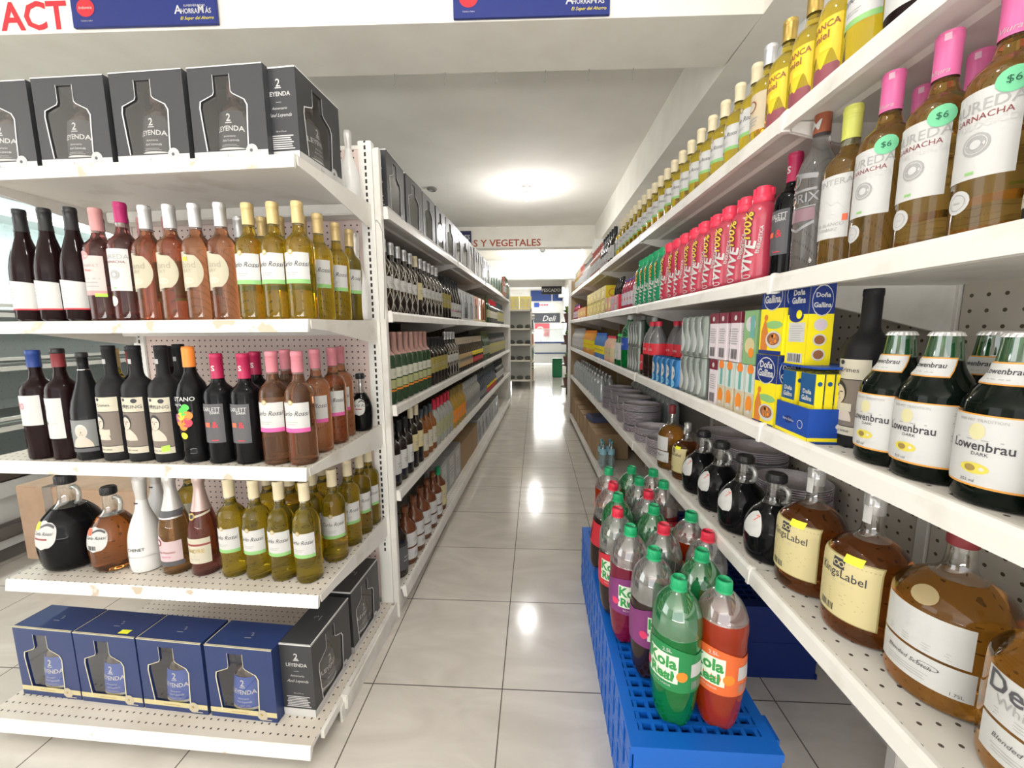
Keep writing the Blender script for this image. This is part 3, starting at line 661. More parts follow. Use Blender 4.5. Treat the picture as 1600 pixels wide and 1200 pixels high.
@kind('fruit', 'wine_bottle', 'wine bottle')
def f(root):
    h, r = .370, .045; p = [(0, .004), (r * .85, 0), (r * .95, .008), (r * .86, .10 * h), (r * .84, .16 * h), (r * .95, .27 * h), (r, .40 * h), (r, .56 * h), (r * .96, .62 * h), (r * .80, .685 * h), (r * .55, .735 * h), (r * .40, .78 * h), (r * .36, .82 * h), (r * .36, .98 * h), (r * .34, h), (0, h)]
    body(root, p, W_black); capsule(root, p, .825 * h, ORANGECAP)
    a = Art(round_map(p)); a.text('FRUTANO', .0135, -.004, .545 * h, L_white, .0008, bold=.02); a.text('Sangria', .009, -.016, .505 * h, L_white, .0008, shear=.3)
    for x, z, q, m in ((.012, .49, .011, 'print_leaf'), (.004, .455, .013, 'print_leaf'), (-.018, .40, .013, 'print_plum'), (-.004, .415, .012, 'print_lemon'), (.016, .42, .014, 'print_tangerine'), (-.010, .37, .016, 'print_tangerine'), (.012, .36, .015, 'print_cherry'), (.0, .325, .013, 'print_tangerine'), (-.002, .245, .011, 'print_lemon')):
        col = dict(print_leaf=(.10, .62, .10), print_plum=(.30, .05, .25), print_lemon=(.95, .75, .05), print_tangerine=(.93, .28, .05), print_cherry=(.80, .06, .10))[m]
        a.disc(x, z * h, q, M(m, col, .5), .001 + z * .001)
    a.done('label', root)
def scarlett(key, h, r):
    @kind(key, 'red_wine_bottle', 'wine bottle')
    def f(root):
        p = bord(h, r, .37); body(root, p, W_black); c = capsule(root, p, .775 * h, M('cap_crimson', (.45, .02, .09), .4))
        a = Art(round_map([(q[0] + .0013, q[1]) for q in p])); a.text('S', .017, .001, .845 * h, L_white, .0004, bold=.03); a.done('capsule_print', part(root, 'capsule'))
        a = Art(round_map(p)); a.rect(-r * .95, .20 * h, r * .8, .555 * h, L_char, 0, 12); a.text('SCARLETT', .0125, -.004, .49 * h, L_white, .0006, sx=.8, bold=.01); a.text('DARK', .0075, .012, .465 * h, L_white, .0006, bold=.02)
        a.text('&', .020, .010, .34 * h, L_red, .0006, bold=.01); a.rect(-.022, .345 * h, -.004, .385 * h, L_ostk, .0012, 3); a.lines(-.004, .018, .22 * h, .24 * h, 1, L_red, .0006, .4); a.done('label', root)
scarlett('scarlett', .348, .044); scarlett('scarlett_r', .312, .041)
def jug(key, name, h, r, liquid, label_w, red=False, ang=0., cat='wine jug', sticker=None, handle=True, shape='squat', tear=False):
    @kind(key, name, cat)
    def f(root):
        if shape == 'squat': p = sm([(0, .006), (r * .55, 0), (r * .80, .004), (r * .93, .06 * h), (r, .24 * h), (r * .98, .40 * h), (r * .84, .54 * h), (r * .55, .645 * h), (r * .32, .70 * h), (r * .27, .76 * h), (r * .25, .90 * h)], 2) + [(r * .25, .92 * h), (0, .92 * h)]
        else: p = sm([(0, .006), (r * .70, 0), (r * .86, .004), (r * .93, .08 * h), (r, .30 * h), (r * .97, .42 * h), (r * .75, .56 * h), (r * .45, .64 * h), (r * .32, .70 * h), (r * .30, .78 * h), (r * .29, .90 * h)], 2) + [(r * .29, .92 * h), (0, .92 * h)]
        body(root, p, liquid, G_neck, .66 * h, seg=32)
        bm = bmesh.new(); q = r * (.25 if shape == 'squat' else .29) + .004; lathe(bm, [(q, .905 * h), (q + .001, .91 * h), (q + .001, .985 * h), (q - .003, h), (0, h)], 24)
        for k in range(24): t = 2 * PI * k / 24; box(bm, (q + .0005) * math.cos(t) - .0007, (q + .0005) * math.cos(t) + .0007, (q + .0005) * math.sin(t) - .0007, (q + .0005) * math.sin(t) + .0007, .915 * h, .98 * h)
        new_obj('screw_cap', bm, BLACKCAP, root)
        if handle:
            bm = bmesh.new(); rr = r * .24; tube(bm, [(r * .26, 0, .86 * h), (r * .42, 0, .875 * h), (r * .56, 0, .85 * h), (r * .61, 0, .79 * h), (r * .56, 0, .725 * h), (r * .40, 0, .69 * h)], .0075, 10); new_obj('ring_handle', bm, clear_thin('handle_glass', (.82, .84, .83), .7, .05, .25, (.6, .62, .6)), root)
        a = Art(round_map(p, ang))
        zc = .43 * h; hh = .145 * h
        if tear:
            a.patch(lambda x, b: ((2 * x - 1) * label_w * math.sqrt(max(0, math.sin(PI * min(b ** .62, 1)))), zc - hh + 2 * hh * b), 10, 12, L_white); a.text('Carlo Rossi', .008, 0, zc - .012, M('print_pale_grey', (.62, .62, .62), .5), .0008, shear=.4, rot=.6); a.text('7', .018, .004, zc + .010, M('marker_red', (.8, .12, .1), .5), .0008, shear=.3)
        else:
            a.patch(lambda x, b: ((2 * x - 1) * label_w * math.sqrt(max(0, 1 - abs(2 * b - 1) ** 2.6)), zc - hh + 2 * hh * b), 12, 12, L_white); a.text('Carlo Rossi', .0125, .004, zc + .002, L_ink, .0008, shear=.35, sx=.9)
            a.patch(lambda u, b: (-label_w * .1 + label_w * .9 * u, zc + hh * (.48 + .16 * b + .2 * math.sin(PI * u))), 6, 1, L_char, .0008)
            if red: a.rect(-.03, zc + hh * .35, -.006, zc + hh * .85, L_ostk, .001, 3); a.bars(-.020, .012, zc - hh * .80, zc - hh * .45, L_ink, .0008)
            else: a.rect(-label_w * .55, zc - hh * .28, label_w * .5, zc - hh * .16, M('print_wine_red', (.3, .06, .06), .5), .0008, 6)
            if sticker: a.disc(-.022, zc + hh * .62, .014, L_ystk, .0012)
        a.done('label', root)
jug('jug_big', 'wine_jug', .338, .094, W_black, .052, sticker=True); jug('jug_amber', 'wine_jug', .300, .073, W_amberd, .046, red=True)
jug('jug_mini', 'wine_jug', .240, .045, W_black, .024, handle=False, shape='tall')
jug('jug_dark', 'wine_jug', .248, .074, W_black, .030, handle=True, shape='tall', tear=True)
@kind('chenet', 'sparkling_wine_bottle', 'wine bottle')
def f(root):
    h, r = .352, .050; W = M('white_bottle_coat', (.80, .80, .80), .28, coat=.5)
    p = sm([(0, .004), (r * .86, 0), (r * .97, .012), (r * 1.02, .12 * h), (r, .30 * h), (r * .90, .42 * h), (r * .68, .53 * h), (r * .44, .62 * h), (r * .34, .70 * h), (r * .30, .80 * h)], 2) + [(r * .30, .84 * h), (r * .36, .86 * h), (r * .38, .93 * h), (r * .34, .99 * h), (0, h)]
    b = body(root, p, W, seg=28)
    for v in b.data.vertices: v.co.x += .010 * max(0, v.co.z / h - .35) - .02 * max(0, .5 - v.co.z / h) * 0
    a = Art(round_map(p)); a.text('JP. CHENET', .0105, 0, .245 * h, L_ink, .0008, bold=.01); a.rect(-r * 1.3, .175 * h, r * 1.3, .185 * h, SILVER, .0004, 12); a.rect(-r * .26, .70 * h, r * .45, .715 * h, L_ink, .0005, 6); a.done('label', root)
    bm = bmesh.new(); lathe(bm, [(r * .32, .735 * h), (r * .34, .80 * h), (r * .39, .86 * h), (r * .41, .93 * h), (r * .36, .992 * h), (0, 1.004 * h)], 20); o = new_obj('foil', bm, M('foil_pearl', (.66, .65, .64), .35, .4), root); o.location.x = .0045
@kind('champagne', 'sparkling_wine_bottle', 'wine bottle')
def f(root):
    h, r = .350, .047; p = burg(h, r, .32); body(root, p, W_champ)
    bm = bmesh.new(); lathe(bm, [(radius_at(p, .63 * h) + .001, .63 * h), (radius_at(p, .70 * h) + .0015, .70 * h), (radius_at(p, .78 * h) + .0015, .78 * h), (r * .36, .86 * h), (r * .36, .93 * h), (r * .42, .945 * h), (r * .43, .985 * h), (r * .36, 1.005 * h), (0, 1.01 * h)], 20); new_obj('foil', bm, M('foil_silver', (.66, .66, .65), .36, .5), root)
    a = Art(round_map(p)); a.rect(-r * 1.2, .60 * h, r * 1.2, .66 * h, L_char, .001, 12); a.rect(-r * 1.2, .583 * h, r * 1.2, .597 * h, SILVER, .001, 12)
    a.patch(lambda x, b: (-r * 1.1 + 2.2 * r * x, h * (.15 + (.21 + .06 * math.exp(-((x - .32) / .12) ** 2)) * b)), 16, 3, M('label_blush_pink', (.64, .50, .53), .5)); a.rect(-r * 1.2, .10 * h, r * 1.2, .148 * h, L_char, 0, 12)
    a.disc(-r * .45, .345 * h, .013, M('print_wine_red', (.3, .06, .06), .5), .0008); a.disc(-r * .45, .345 * h, .008, M('label_blush_pink', (.64, .50, .53), .5), .001); a.text('Pink Moscato', .009, .002, .235 * h, M('print_wine_red', (.3, .06, .06), .5), .0008, sx=.9); a.text('Sparkling', .006, .002, .195 * h, L_pink, .0008, shear=.3); a.done('label', root)
@kind('andre', 'sparkling_wine_bottle', 'wine bottle')
def f(root):
    h, r = .352, .046; p = burg(h, r, .32); body(root, p, W_rosed)
    bm = bmesh.new(); lathe(bm, [(radius_at(p, .66 * h) + .001, .66 * h), (radius_at(p, .72 * h) + .0015, .72 * h), (radius_at(p, .80 * h) + .0015, .80 * h), (r * .36, .86 * h), (r * .36, .93 * h), (r * .42, .945 * h), (r * .43, .985 * h), (r * .36, 1.005 * h), (0, 1.01 * h)], 20); new_obj('foil', bm, M('foil_rose', (.60, .46, .44), .36, .5), root)
    a = Art(round_map(p)); a.patch(lambda x, b: (-r * 1.1 + 2.2 * r * x, h * (.60 + .035 * abs(2 * x - 1) + .022 * b)), 12, 1, L_cream, .0008); a.disc(-.006, .615 * h, .012, L_gold, .0012); a.disc(-.006, .615 * h, .007, L_ink, .0015)
    a.rect(-r * 1.1, .14 * h, r * 1.1, .40 * h, L_cream, 0, 12); a.rect(-r * 1.1, .325 * h, r * 1.1, .345 * h, M('print_wine_red', (.3, .06, .06), .5), .0005, 12); a.text('ANDRE', .014, 0, .255 * h, L_gold, .0008, bold=.01); a.text('o', .006, .0, .215 * h, L_gold, .0008); a.text('BRUT ROSE', .0045, 0, .18 * h, L_grey, .0008); a.done('label', root)
@kind('oilish', 'white_wine_bottle', 'wine bottle')
def f(root):
    h, r = .345, .043; p = bord(h, r); body(root, p, W_olive, G_yel, .8 * h); capsule(root, p, .815 * h, CREAMCAP)
    a = Art(round_map(p)); a.rect(-r, .25 * h, r, .56 * h, L_cream, 0, 10); a.lines(-r * .6, r * .6, .3 * h, .5 * h, 6, L_grey, .0006, .25); a.done('label', root)
# --- gift boxes with a bottle shaped window
BOX_W, BOX_H, BOX_D = .238, .262, .112
def win_outline(k=1.):
    w_, h_ = BOX_W, BOX_H; cx = -.012
    pts = [(-.062, .030), (-.067, .080), (-.073, .148), (-.070, .166), (-.030, .182), (-.026, .190), (-.026, .236), (.026, .236), (.026, .190), (.032, .183), (.066, .166), (.074, .150), (.070, .090), (.067, .030)]
    if k != 1.: mx, mz = 0, .13; pts = [(mx + (x - mx) * (1 + k), mz + (z - mz) * (1 + k * .6)) for x, z in pts]
    return [(x + cx, z) for x, z in pts]
RUM_P = [(0, .004), (.044, 0), (.056, .004), (.058, .02), (.053, .09), (.047, .138), (.038, .156), (.018, .168), (.0155, .176), (.0155, .225), (0, .225)]
def giftbox(key, col, band, hollow=True, far=False):
    mat = M('carton_' + key, col, .42, coat=.15); edge = M('carton_edge_' + key, (.78, .78, .78) if band is L_white else (.72, .66, .45), .5)
    @kind(key, 'gift_box', 'gift box')
    def f(root):
        w_, h_, d = BOX_W / 2, BOX_H, BOX_D; bm = bmesh.new()
        vs, ps = fill_geo([[(-w_, 0), (w_, 0), (w_, h_), (-w_, h_)], win_outline()[::-1]])
        v = [bm.verts.new((x, 0, z)) for x, z in vs]
        for q in ps: bm.faces.new([v[i] for i in q])
        for q in [[(-w_, 0, 0), (-w_, d, 0), (-w_, d, h_), (-w_, 0, h_)], [(w_, 0, 0), (w_, 0, h_), (w_, d, h_), (w_, d, 0)], [(-w_, d, 0), (w_, d, 0), (w_, d, h_), (-w_, d, h_)], [(-w_, 0, h_), (-w_, d, h_), (w_, d, h_), (w_, 0, h_)], [(-w_, 0, 0), (w_, 0, 0), (w_, d, 0), (-w_, d, 0)]]: quad(bm, q)
        ol = win_outline()
        for a, b in zip(ol, ol[1:] + ol[:1]): quad(bm, [(a[0], 0, a[1]), (b[0], 0, b[1]), (b[0], .012, b[1]), (a[0], .012, a[1])])
        new_obj('carton', bm, mat, root)
        a = Art(flat_map(0)); o2 = win_outline(.055)
        for i in range(len(ol)):
            j = (i + 1) % len(ol)
            if i in (len(ol) - 1, 6): continue
            q = [a.bm.verts.new(a.mp(p_[0], p_[1], .0004)) for p_ in (ol[i], ol[j], o2[j], o2[i])]; a.bm.faces.new(q).material_index = a.mi(edge)
        if band is L_white: a.rect(-w_, 0, w_, .026, L_white, .0003, 1); a.rect(-.012, .008, .006, .017, L_grey, .0005, 1); a.rect(-.008, .0115, .006, .017, L_white, .0006, 1)
        else: a.rect(-w_, .018, w_, .036, band, .0003, 1); a.lines(-.045, .02, .024, .030, 1, L_gold, .0005); a.lines(.055, .105, .006, .013, 1, L_cream, .0005)
        a.disc(.068, .024, .019, L_white if band is L_white else L_cream, .0008); a.ring(.068, .024, .0165, .0013, L_grey if band is L_white else L_gold, .001); a.ring(.068, .024, .010, .0012, L_grey if band is L_white else L_gold, .001); a.disc(.066, .025, .005, L_char if band is L_white else L_gold, .001)
        a.rect(-w_, h_ - .003, w_, h_, edge, .0004, 1); a.done('front_print', part(root, 'carton' if not root.name.startswith('drink_carrier') else 'carrier_tray'))
        a = Art(flat_map(h_, 0, 'top')); a.rect(-w_, -.0, w_, .0035, edge, 0, 1); a.rect(-w_, 0, -w_ + .0025, d, edge, 0, 1); a.text('2', .016, .012, .052, L_grey, .0002, rot=.5); a.lines(-.012, .022, .040, .046, 1, L_grey, .0002); a.done('lid_print', part(root, 'carton'))
        a = Art(lambda s, z, off: (-w_ - .0006 - off, d / 2 - s, z))           # narrow side with the writing
        a.text('LEYENDA', .0125, 0, .182, L_white, 0, bold=.02); a.text('2', .022, 0, .208, L_white, 0, bold=.02); a.rect(-.010, .203, .010, .206, L_white, 0, 1); a.lines(-.012, .012, .164, .168, 1, L_grey, 0); a.text('Aniversario', .0075, 0, .145, L_white, 0, shear=.3); a.text('Azul Leyenda', .010, 0, .125, L_white, 0, shear=.45)
        a.text('700 ml 37% vol', .004, 0, .082, L_white, 0); a.lines(-.046, .046, .034, .076, 7, M('print_pale_grey', (.62, .62, .62), .5), 0, .5); a.rect(-d / 2, 0, d / 2, .028, L_white if band is L_white else band, .0002, 1); a.rect(-d / 2, h_ - .004, d / 2, h_, edge, 0, 1); a.done('side_print', part(root, 'carton'))
        if hollow:
            bm = bmesh.new(); quad(bm, [(x, .003, z) for x, z in ((-w_ + .02, .022), (w_ - .02, .022), (w_ - .02, h_ - .02), (-w_ + .02, h_ - .02))]); new_obj('window_film', bm, clear_thin('box_window_film', (.95, .95, .95), .0, .06), root)
giftbox('box_black', (.042, .044, .050), L_white); giftbox('box_blue', (.020, .042, .155), L_yel)
giftbox('box_silver', (.30, .32, .34), L_white); giftbox('box_green', (.10, .20, .13), L_yel); giftbox('box_orange', (.55, .17, .05), L_yel)
def rum(key, lab, band):
    @kind(key, 'rum_bottle', 'rum bottle')
    def f(root):
        body(root, RUM_P, M('rum_dark_glass', (.035, .016, .010), .08, coat=.5), seg=20, sy=.62); capsule(root, [(r * 1., z) for r, z in RUM_P], .182, M('rum_stopper', (.05, .02, .018), .35), extra=.003, name='stopper')
        mp = lambda s, z, off: (s, -(.62 * math.sqrt(max(1e-5, radius_at(RUM_P, z) ** 2 - min(s * s, radius_at(RUM_P, z) ** 2 * .98))) + .0008 + off), z)
        a = Art(mp); a.patch(lambda x, b: ((2 * x - 1) * (.049 - .006 * b), .034 + .106 * b), 10, 4, lab, .0004); a.rect(-.049, .014, .049, .034, band, .0006, 8)
        a.text('LEYENDA', .0150, .0, .082, L_white, .0010, sx=.95, bold=.02); a.text('2', .022, 0, .110, L_white, .0010, bold=.02); a.rect(-.010, .104, .010, .1065, L_white, .001, 2); a.text('Aniversario', .006, 0, .064, L_white, .001, shear=.3); a.text('Azul Leyenda', .007, .002, .052, M('print_pale_grey', (.62, .62, .62), .5), .001, shear=.4); a.lines(-.03, .03, .038, .046, 2, L_grey, .001, .3); a.disc(.034, .026, .008, L_white, .0014); a.done('label', root)
rum('rum_black', L_dk, L_white); rum('rum_blue', L_blue, L_yel)
# --- right hand side
@kind('lowen', 'beer_bottle', 'beer bottle')
def f(root):
    h, r = .250, .052; p = sm([(0, .004), (r * .90, 0), (r, .010), (r, .54 * h), (r * .95, .60 * h), (r * .74, .675 * h), (r * .54, .74 * h), (r * .47, .80 * h), (r * .41, .90 * h), (r * .385, .955 * h)], 1) + [(r * .385, .97 * h), (0, .97 * h)]
    G1 = M('dark_beer_glass', (.004, .007, .005), .05); body(root, p, G1, clear_thin('green_neck_glass', (.06, .34, .12), .5, .05, .30, (.02, .16, .05)), .80 * h, seg=28)
    bm = bmesh.new(); q = r * .40; seg = 42; R = [bm.verts.new(((q + (.0022 if k % 2 else 0)) * math.cos(2 * PI * k / seg), (q + (.0022 if k % 2 else 0)) * math.sin(2 * PI * k / seg), .955 * h)) for k in range(seg)]
    R2 = [bm.verts.new((q * .96 * math.cos(2 * PI * k / seg), q * .96 * math.sin(2 * PI * k / seg), .978 * h)) for k in range(seg)]; R3 = [bm.verts.new((q * .8 * math.cos(2 * PI * k / seg), q * .8 * math.sin(2 * PI * k / seg), .985 * h)) for k in range(seg)]
    for k in range(seg): j = (k + 1) % seg; bm.faces.new((R[k], R[j], R2[j], R2[k])); bm.faces.new((R2[k], R2[j], R3[j], R3[k]))
    bm.faces.new(R3); new_obj('crown_cap', bm, M('crown_silver', (.80, .80, .80), .3, .5), root)
    OG = M('print_amber', (.85, .38, .06), .4); a = Art(round_map(p)); zb, zt = .125 * h, .52 * h
    a.rect(-r * 1.9, zb - .003, r * 1.9, zt + .002, OG, 0, 26); a.rect(-r * 1.9, zb, r * 1.9, zt, L_white, .0004, 26); a.text('Lowenbrau', .0135, .002, .325 * h, L_ink, .0008, sx=.82, bold=.02); a.text('DARK', .005, .004, .295 * h, L_ink, .0008)
    a.disc(-.002, .43 * h, .009, M('print_lion_gold', (.70, .66, .38), .5), .0008, .012); a.disc(.0, .22 * h, .016, M('print_oval_gold', (.72, .62, .10), .45), .0008, .008); a.disc(-.004, .22 * h, .006, L_gold, .001, .005); a.lines(-.030, .030, .38 * h, .40 * h, 1, L_grey, .0008, .3); a.text('BIER MIT TRADITION', .0042, 0, .485 * h, L_grey, .0008); a.lines(-.022, .024, .155 * h, .185 * h, 3, M('print_pale_grey', (.62, .62, .62), .5), .0008, .3)
    a.lines(.052, .086, .30 * h, .49 * h, 12, L_grey, .0008, .35); a.bars(.060, .080, .16 * h, .26 * h, L_grey, .0008); a.text('355 ml', .0045, -.006, .138 * h, L_ink, .0008); a.done('label', root)
    a = Art(round_map(p)); rr = r * .6; a.rect(-rr * 1.05, .692 * h, rr * 1.05, .818 * h, OG, .0002, 20); a.rect(-rr, .70 * h, rr * .98, .81 * h, L_white, .0012, 20); a.text('Lowenbrau', .0085, 0, .752 * h, L_ink, .0018, sx=.82, bold=.02); a.lines(-.018, .018, .72 * h, .735 * h, 1, L_grey, .0018, .3); a.done('neck_label', root)
def liquor_jug(key, name, h, r, liquid, style):
    @kind(key, name, 'liquor bottle')
    def f(root):
        p = sm([(0, .006), (r * .88, 0), (r * .97, .006), (r, .03), (r, .50 * h), (r * .97, .56 * h), (r * .80, .625 * h), (r * .50, .675 * h), (r * .30, .71 * h), (r * .24, .76 * h), (r * .22, .90 * h)], 2) + [(r * .22, .92 * h), (0, .92 * h)]
        body(root, p, liquid, G_neck, .685 * h, seg=36); q = r * .24
        capm = MAROON if style != 'king' else clear_thin('clear_cap', (.8, .8, .8), .8, .1, .35, (.75, .75, .74))
        bm = bmesh.new(); lathe(bm, [(q, .86 * h), (q + .001, .865 * h), (q + .001, .99 * h), (q - .003, h), (0, h)], 24); new_obj('screw_cap', bm, capm, root)
        a = Art(round_map(p))
        if style == 'king':
            a2 = Art(round_map(p)); a2.rect(-.006, .80 * h, .008, .99 * h, L_white, .003, 3); a2.done('tax_strip', part(root, 'screw_cap'))
            w_ = r * .95; a.rect(-w_, .135 * h, w_, .575 * h, M('print_old_gold', (.42, .35, .14), .5), 0, 20); a.rect(-w_ + .003, .142 * h, w_ - .003, .568 * h, M('label_butter', (.68, .59, .31), .5), .0004, 20)
            a.rect(-.016, .485 * h, .008, .555 * h, L_ink, .0008, 3); a.ring(-.009, .52 * h, .006, .002, M('label_butter', (.68, .59, .31), .5), .0011); a.ring(.002, .52 * h, .006, .002, M('label_butter', (.68, .59, .31), .5), .0011)
            a.text('KingsLabel', .0185, 0, .425 * h, L_ink, .0008, sx=.86, bold=.01); a.lines(-.035, .04, .385 * h, .405 * h, 2, L_grey, .0008, .2); a.lines(-.05, .05, .235 * h, .34 * h, 5, M('print_old_gold', (.42, .35, .14), .5), .0008, .15); a.bars(-.040, -.006, .165 * h, .215 * h, L_ink, .0008); a.rect(.004, .548 * h, .036, .60 * h, L_ystk, .0014, 4)
        else:
            w_ = r * .80; a.disc(-.004, .60 * h, .019, M('seal_gold', (.42, .33, .17), .45), .0012, .014) if style == 'dewar' else None
            a.rect(-w_, .30 * h, w_, .52 * h, L_white, 0, 16); a.rect(-w_, .12 * h, w_ * 1.12, .285 * h, L_white, 0, 16)
            if key == 'dewar_front': a.text("Dewar's", .030, .002, .425 * h, L_char, .0008, sx=.95, bold=.02); a.text('White Label', .0145, .002, .375 * h, L_grey, .0008)
            else: a.lines(-w_ * .8, w_ * .8, .40 * h, .47 * h, 4, M('print_pale_grey', (.62, .62, .62), .5), .0008, .2)
            a.lines(-w_ * .8, w_ * .8, .32 * h, .365 * h, 3, L_grey, .0008, .2); a.ring(.018, .235 * h, .014, .0016, L_char, .0008, .35); a.text("Blended Scotch", .008, -.012, .215 * h, L_char, .0008, shear=.3); a.lines(-w_ * .7, w_ * .3, .15 * h, .195 * h, 3, L_grey, .0008, .2); a.text('1.75L', .006, w_ * .8, .135 * h, L_char, .0008)
        a.done('label', root)
liquor_jug('king', 'whisky_bottle', .308, .074, W_amberd, 'king'); liquor_jug('dewar', 'whisky_bottle', .320, .084, W_amber, 'dewar'); liquor_jug('dewar_front', 'whisky_bottle', .320, .084, W_amber, 'dewar')
liquor_jug('whisky_small', 'whisky_bottle', .300, .060, W_amber, 'plain')
@kind('pontera', 'white_wine_bottle', 'wine bottle')
def f(root):
    h, r = .328, .042; p = bord(h, r, .37); body(root, p, W_brown, clear_thin('olive_neck_glass', (.66, .66, .38), .4, .05, .15, (.4, .4, .15)), .76 * h); capsule(root, p, .80 * h, LIMECAP, rib=[.97 * h, .94 * h, .92 * h])
    a = Art(round_map(p)); a.rect(-r * 1.05, .19 * h, r * 1.05, .575 * h, L_white, 0, 14); a.text('FRONTERA', .0125, 0, .515 * h, L_grey, .0007, sx=1.05); a.poly([(-.034, .36 * h), (-.022, .405 * h), (-.014, .385 * h), (0, .435 * h), (.012, .395 * h), (.022, .41 * h), (.036, .365 * h), (.01, .35 * h)], M('print_pale_grey', (.62, .62, .62), .5), .0007); a.lines(-.03, .03, .32 * h, .35 * h, 2, M('print_pale_grey', (.62, .62, .62), .5), .0008, .2); a.text('VINA BLANCO', .007, .004, .265 * h, L_grey, .0007, shear=.2); a.text('EST. GIMENEZ', .006, .0, .235 * h, L_grey, .0007, shear=.2); a.rect(r * .78, .29 * h, r * .98, .33 * h, L_ostk, .0012, 2); a.done('label', root)
@kind('vodka', 'vodka_bottle', 'spirits bottle')
def f(root):
    h, r = .372, .043; p = [(0, .004), (r * .9, 0), (r, .01), (r, .56 * h), (r * .97, .62 * h), (r * .80, .69 * h), (r * .55, .745 * h), (r * .42, .79 * h), (r * .38, .83 * h), (r * .36, .97 * h), (r * .34, h), (0, h)]
    body(root, p, W_clear); capsule(root, p, .845 * h, M('cap_bronze', (.42, .13, .07), .35, .3)); a = Art(round_map([(q[0] + .0013, q[1]) for q in p])); a.text('M', .022, 0, .865 * h, L_white, .0004, bold=.01, shear=.2); a.done('capsule_print', part(root, 'capsule'))
    a = Art(round_map(p)); SG = M('print_silver_grey', (.32, .32, .33), .35, .3); a.rect(-r * .85, .50 * h, r * .9, .515 * h, SG, 0, 12); a.ring(-.012, .575 * h, .017, .004, SG, .0006); a.patch(lambda x, b: (-.002 + .040 * x, h * (.565 + .03 * b + .02 * (1 - x))), 5, 2, SG); a.text('TORIX', .021, 0, .435 * h, SG, .0007, bold=.01); a.rect(-r * .85, .405 * h, r * .9, .412 * h, SG, 0, 12)
    a.patch(lambda x, b: (-.036 + .074 * x, h * (.325 + .075 * b)), 8, 2, M('print_mauve', (.28, .17, .20), .4)); a.patch(lambda x, b: (-.036 + .074 * x, h * (.305 - .045 * (1 - abs(2 * x - 1)) + .018 * b + .0)), 10, 1, SG); a.done('label', root)
def vive(key, col, capm):
    @kind(key, 'energy_drink_bottle', 'drink bottle')
    def f(root):
        h, r = .262, .043; S1 = M('sleeve_' + key, col, .25, coat=.4)
        p = sm([(0, .003), (r * .80, 0), (r * .95, .012), (r, .05 * h), (r, .22 * h), (r * .93, .36 * h), (r * .90, .46 * h), (r * .97, .58 * h), (r, .66 * h), (r * .96, .74 * h), (r * .82, .795 * h), (r * .62, .83 * h)], 1) + [(r * .58, .84 * h), (0, .84 * h)]
        body(root, p, S1, seg=24); bm = bmesh.new(); lathe(bm, [(r * .60, .835 * h), (r * .64, .84 * h), (r * .64, .90 * h), (r * .60, .905 * h), (r * .58, .93 * h), (r * .50, .985 * h), (r * .44, h), (0, h)], 20)
        for k in range(3): t = 2 * PI * k / 3 + .3; box(bm, r * .55 * math.cos(t) - .004, r * .55 * math.cos(t) + .004, r * .55 * math.sin(t) - .004, r * .55 * math.sin(t) + .004, .90 * h, .975 * h)
        new_obj('flip_cap', bm, capm, root)
        a = Art(round_map(p)); a.text('VIVE', .036, .014, .262 * h, L_white, .001, rot=PI / 2 - .12, shear=.2, bold=.04, sx=.92); a.text('100%', .030, .006, .585 * h, L_dk, .0008, rot=PI / 2 - .12, shear=.15, bold=.09, sx=.86); a.text('100%', .030, .006, .585 * h, M('print_golden', (.93, .58, .08), .4), .0014, rot=PI / 2 - .12, shear=.15, bold=.03, sx=.86)
        a.text('ENERGETICA', .009, .032, .44 * h, L_white, .001, rot=PI / 2 - .12, bold=.02); a.disc(.0, .075 * h, .014, L_white, .0008, .006); a.disc(.0, .075 * h, .011, S1, .0012, .004); a.done('print', root)
vive('vive_red', (.50, .05, .09), M('cap_bright_red', (.93, .06, .12), .3)); vive('vive_green', (.02, .28, .13), GREENCAP)
